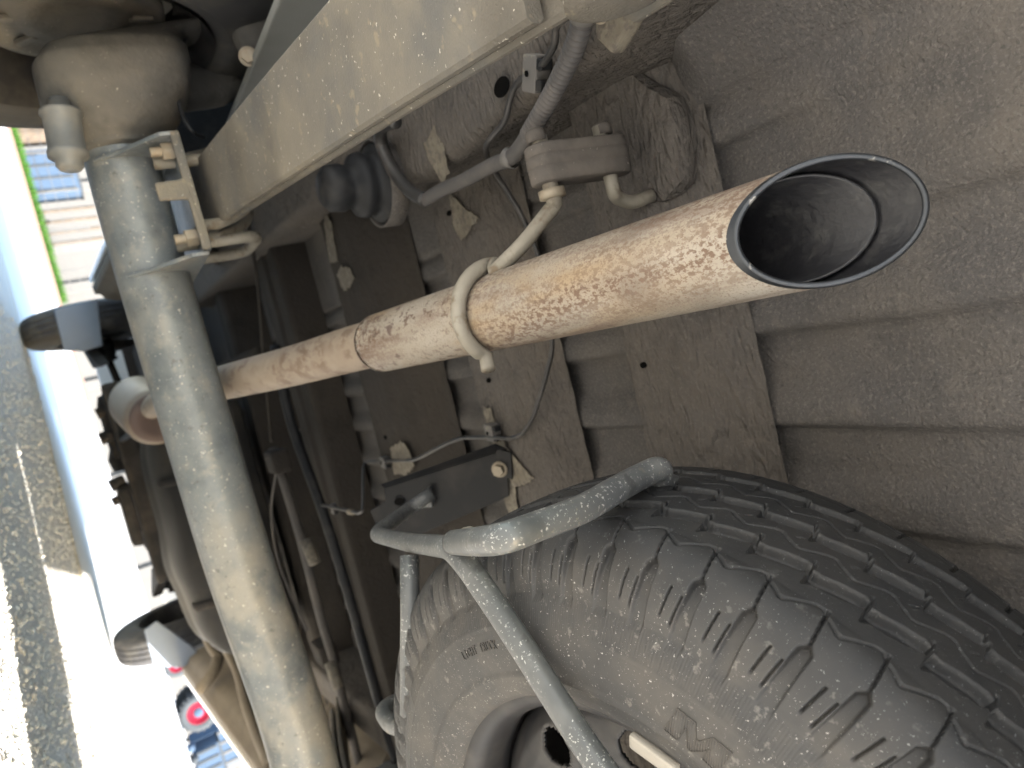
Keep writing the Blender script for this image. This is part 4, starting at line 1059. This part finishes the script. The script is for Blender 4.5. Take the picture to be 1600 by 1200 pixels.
for z in (.15, .45, .75, 1.05, 1.35): tube('wire', [(-14, 26.38, z), (-2.7, 26.38, z)], .012, 'fence', fence, 6)
mesh_v = []
for x in np.arange(-6.6, -4.2, .12): tube('upright_wire', [(x, 26.37, .1), (x, 26.37, 1.35)], .009, 'fence', fence, 5)
def crate(name, c, s, m, label, cat, m2='greyp', group=None):
    """a slatted or panelled box on feet with a lid rim"""
    t = thing(name, (c[0], c[1], 0), label, cat, group)
    box('shell', (c[0], c[1], s[2]*.5+.08), (s[0], s[1], s[2]-.02), m, t, .03)
    for sx in (-1, 1):
        for sy in (-1, 1): box('foot', (c[0]+sx*s[0]*.4, c[1]+sy*s[1]*.4, .04), (.12, .12, .085), m2, t, .01)
    for k in range(4): box('batten', (c[0]-s[0]*.42+s[0]*.28*k, c[1]-s[1]*.5-.015, s[2]*.5+.08), (.08, .03, s[2]*.86), m2, t, .008)
    box('lid', (c[0], c[1], s[2]+.10), (s[0]*1.03, s[1]*1.03, .07), m2, t, .02)
    return t
crate('storage_cabinet', (-8.9, 28.5), (1.5, 1.0, 1.5), 'blue', 'pale blue storage cabinet behind the wire fence', 'cabinet')
crate('storage_cabinet', (-7.1, 28.8), (1.3, 1.0, 1.9), 'wall', 'cream storage cabinet behind the wire fence', 'cabinet', 'wood')
crate('timber_crate', (-10.7, 28.2), (1.4, 1.0, 1.2), 'wood', 'brown timber crate behind the wire fence', 'crate', 'wood')
crate('storage_cabinet', (-12.4, 28.4), (1.4, 1.0, 1.3), 'greyp', 'grey storage cabinet beyond the timber crate', 'cabinet', 'blue')
# whitewashed yard wall far behind, with coping and piers
wl = thing('yard_wall', (-2, 34, 0), 'whitewashed yard wall with piers far behind the fence', 'wall')
box('wall_face', (-2, 34, 1.1), (44, .25, 2.3), 'wall', wl, .02)
for x in np.arange(-22, 20, 4.0): box('pier', (x, 33.82, 1.2), (.4, .2, 2.5), 'wall', wl, .02)
box('coping', (-2, 34, 2.31), (44.2, .36, .10), 'greyp', wl, .02)

# red tractor with its big rear wheel
tr_ = thing('red_tractor', (9.0, 25, 0), 'bright red tractor with grey tyre and red wheel centre in the yard', 'tractor')
TX, TY = 8.75, 25.0
prism('hood', [(TX-1.75, TY-.3, .48), (TX-.25, TY-.3, .55), (TX-.2, TY-.3, 1.25), (TX-1.6, TY-.3, 1.12), (TX-1.78, TY-.3, .9)], (0, 1, 0), .62, 'red', tr_, .05)
prism('fender', [(TX-.2, TY-.55, 1.0), (TX+.05, TY-.55, 1.18), (TX+.45, TY-.55, 1.15), (TX+.6, TY-.55, .9), (TX+.45, TY-.55, 1.05), (TX+.05, TY-.55, 1.08)], (0, 1, 0), .3, 'red', tr_, .02)
def tractor_wheel(x, y, r, w_):
    t = lathe('tractor_tyre', [(r*.60, -w_*.4), (r*.75, -w_*.5), (r*.94, -w_*.48), (r, -w_*.3), (r, w_*.3), (r*.94, w_*.48), (r*.75, w_*.5), (r*.60, w_*.4)], (x, y, r-.01), (0, 1, 0), 'greyp', tr_, 40)
    lathe('wheel_centre', [(r*.61, -w_*.41), (r*.56, -w_*.45), (r*.50, -w_*.3), (r*.28, -w_*.25), (r*.24, -w_*.28)], (x, y, r-.01), (0, 1, 0), 'red', t, 36)
    lathe('wheel_hub', [(r*.25, -w_*.29), (r*.12, -w_*.42), (0, -w_*.44)], (x, y, r-.01), (0, 1, 0), 'blue', t, 20)
    for a in np.linspace(0, 2*math.pi, 22, endpoint=False):
        box('lug', (x+math.cos(a)*r, y, r-.01+math.sin(a)*r), (.05, w_*.9, .05), 'greyp', t, .008, Matrix.Rotation(-a, 3, 'Y'))
tractor_wheel(TX+.28, TY-.42, .56, .34); tractor_wheel(TX-1.35, TY-.40, .34, .22); tractor_wheel(TX+.28, TY+.55, .56, .34)
box('axle_housing', (TX+.1, TY+.05, .50), (.5, .8, .3), 'greyp', tr_, .04)
for x in (-.15, .62): tube('cab_post', [(TX+x, TY-.25, 1.0), (TX+x, TY-.25, 2.0)], .04, 'red', tr_, 10)
box('cab_roof', (TX+.24, TY, 2.04), (1.0, .8, .08), 'red', tr_, .03)
# machines and crates beside it
crate('machine_case', (10.55, 24.6), (1.05, .8, .75), 'blue', 'light blue machine case standing beside the tractor', 'case', 'greyp')
crate('machine_case', (11.9, 24.4), (1.1, .8, 1.05), 'greyp', 'tall grey machine case beyond the light blue one', 'case', 'blue')
crate('machine_case', (11.3, 27.0), (1.3, .8, 1.6), 'blue', 'tallest pale blue machine case behind the others', 'case', 'wall')
rubble = []
for k in range(7):
    x = 9.7+k*.43; o = lathe('steel_drum_offcut', [(0, -.14), (.10, -.14), (.11, -.10), (.105, 0), (.11, .10), (.10, .14), (0, .14)], (x, 23.9+.1*math.sin(k*2.1), .10), (.3*math.sin(k*1.7), 1, .1), ('blue', 'greyp', 'wall')[k % 3], None, 20)
    tag(o, 'short %s drum offcut, %s from the tractor in the row before the machine cases' % (('pale blue', 'grey', 'cream')[k % 3], ('first', 'second', 'third', 'fourth', 'fifth', 'sixth', 'last')[k]), 'drum', 'drum offcuts in front of the machine cases')
# leafy shrubs behind the wall give the green above it
def shrub(x, y, h, r, label):
    t = thing('leafy_tree', (x, y, 0), label, 'tree', 'trees beyond the yard wall')
    tube('trunk', [(x, y, -.02), (x+.1, y, h*.4), (x, y+.1, h*.75)], [.14, .10, .05], 'wood', t, 8)
    V = []; Fc = []
    for c in range(30):
        d = RNG.normal(0, 1, 3); d /= np.linalg.norm(d); cc = np.array([x, y, h*.75]) + d*np.array([r, r, h*.3])*RNG.random()**.4
        for k in range(45):
            p = cc + RNG.normal(0, r*.16, 3); a = RNG.normal(0, 1, 3)*.11; b_ = RNG.normal(0, 1, 3)*.11; b = len(V)
            V += [tuple(p), tuple(p+a), tuple(p+a+b_), tuple(p+b_)]; Fc.append((b, b+1, b+2, b+3))
    me = bpy.data.meshes.new('crown'); me.from_pydata(V, [], Fc); me.update(); link('crown', me, 'leaf_g', t, False)
for x, y, h, r, lab in ((-13, 37, 4.2, 1.8, 'leafy tree beyond the yard wall, behind the grey storage cabinet'), (-8, 38, 4.8, 2.0, 'leafy tree beyond the yard wall, behind the pale blue storage cabinet'), (9, 37.5, 4.5, 1.9, 'leafy tree beyond the yard wall, behind the red tractor')):
    shrub(x, y, h, r, lab)
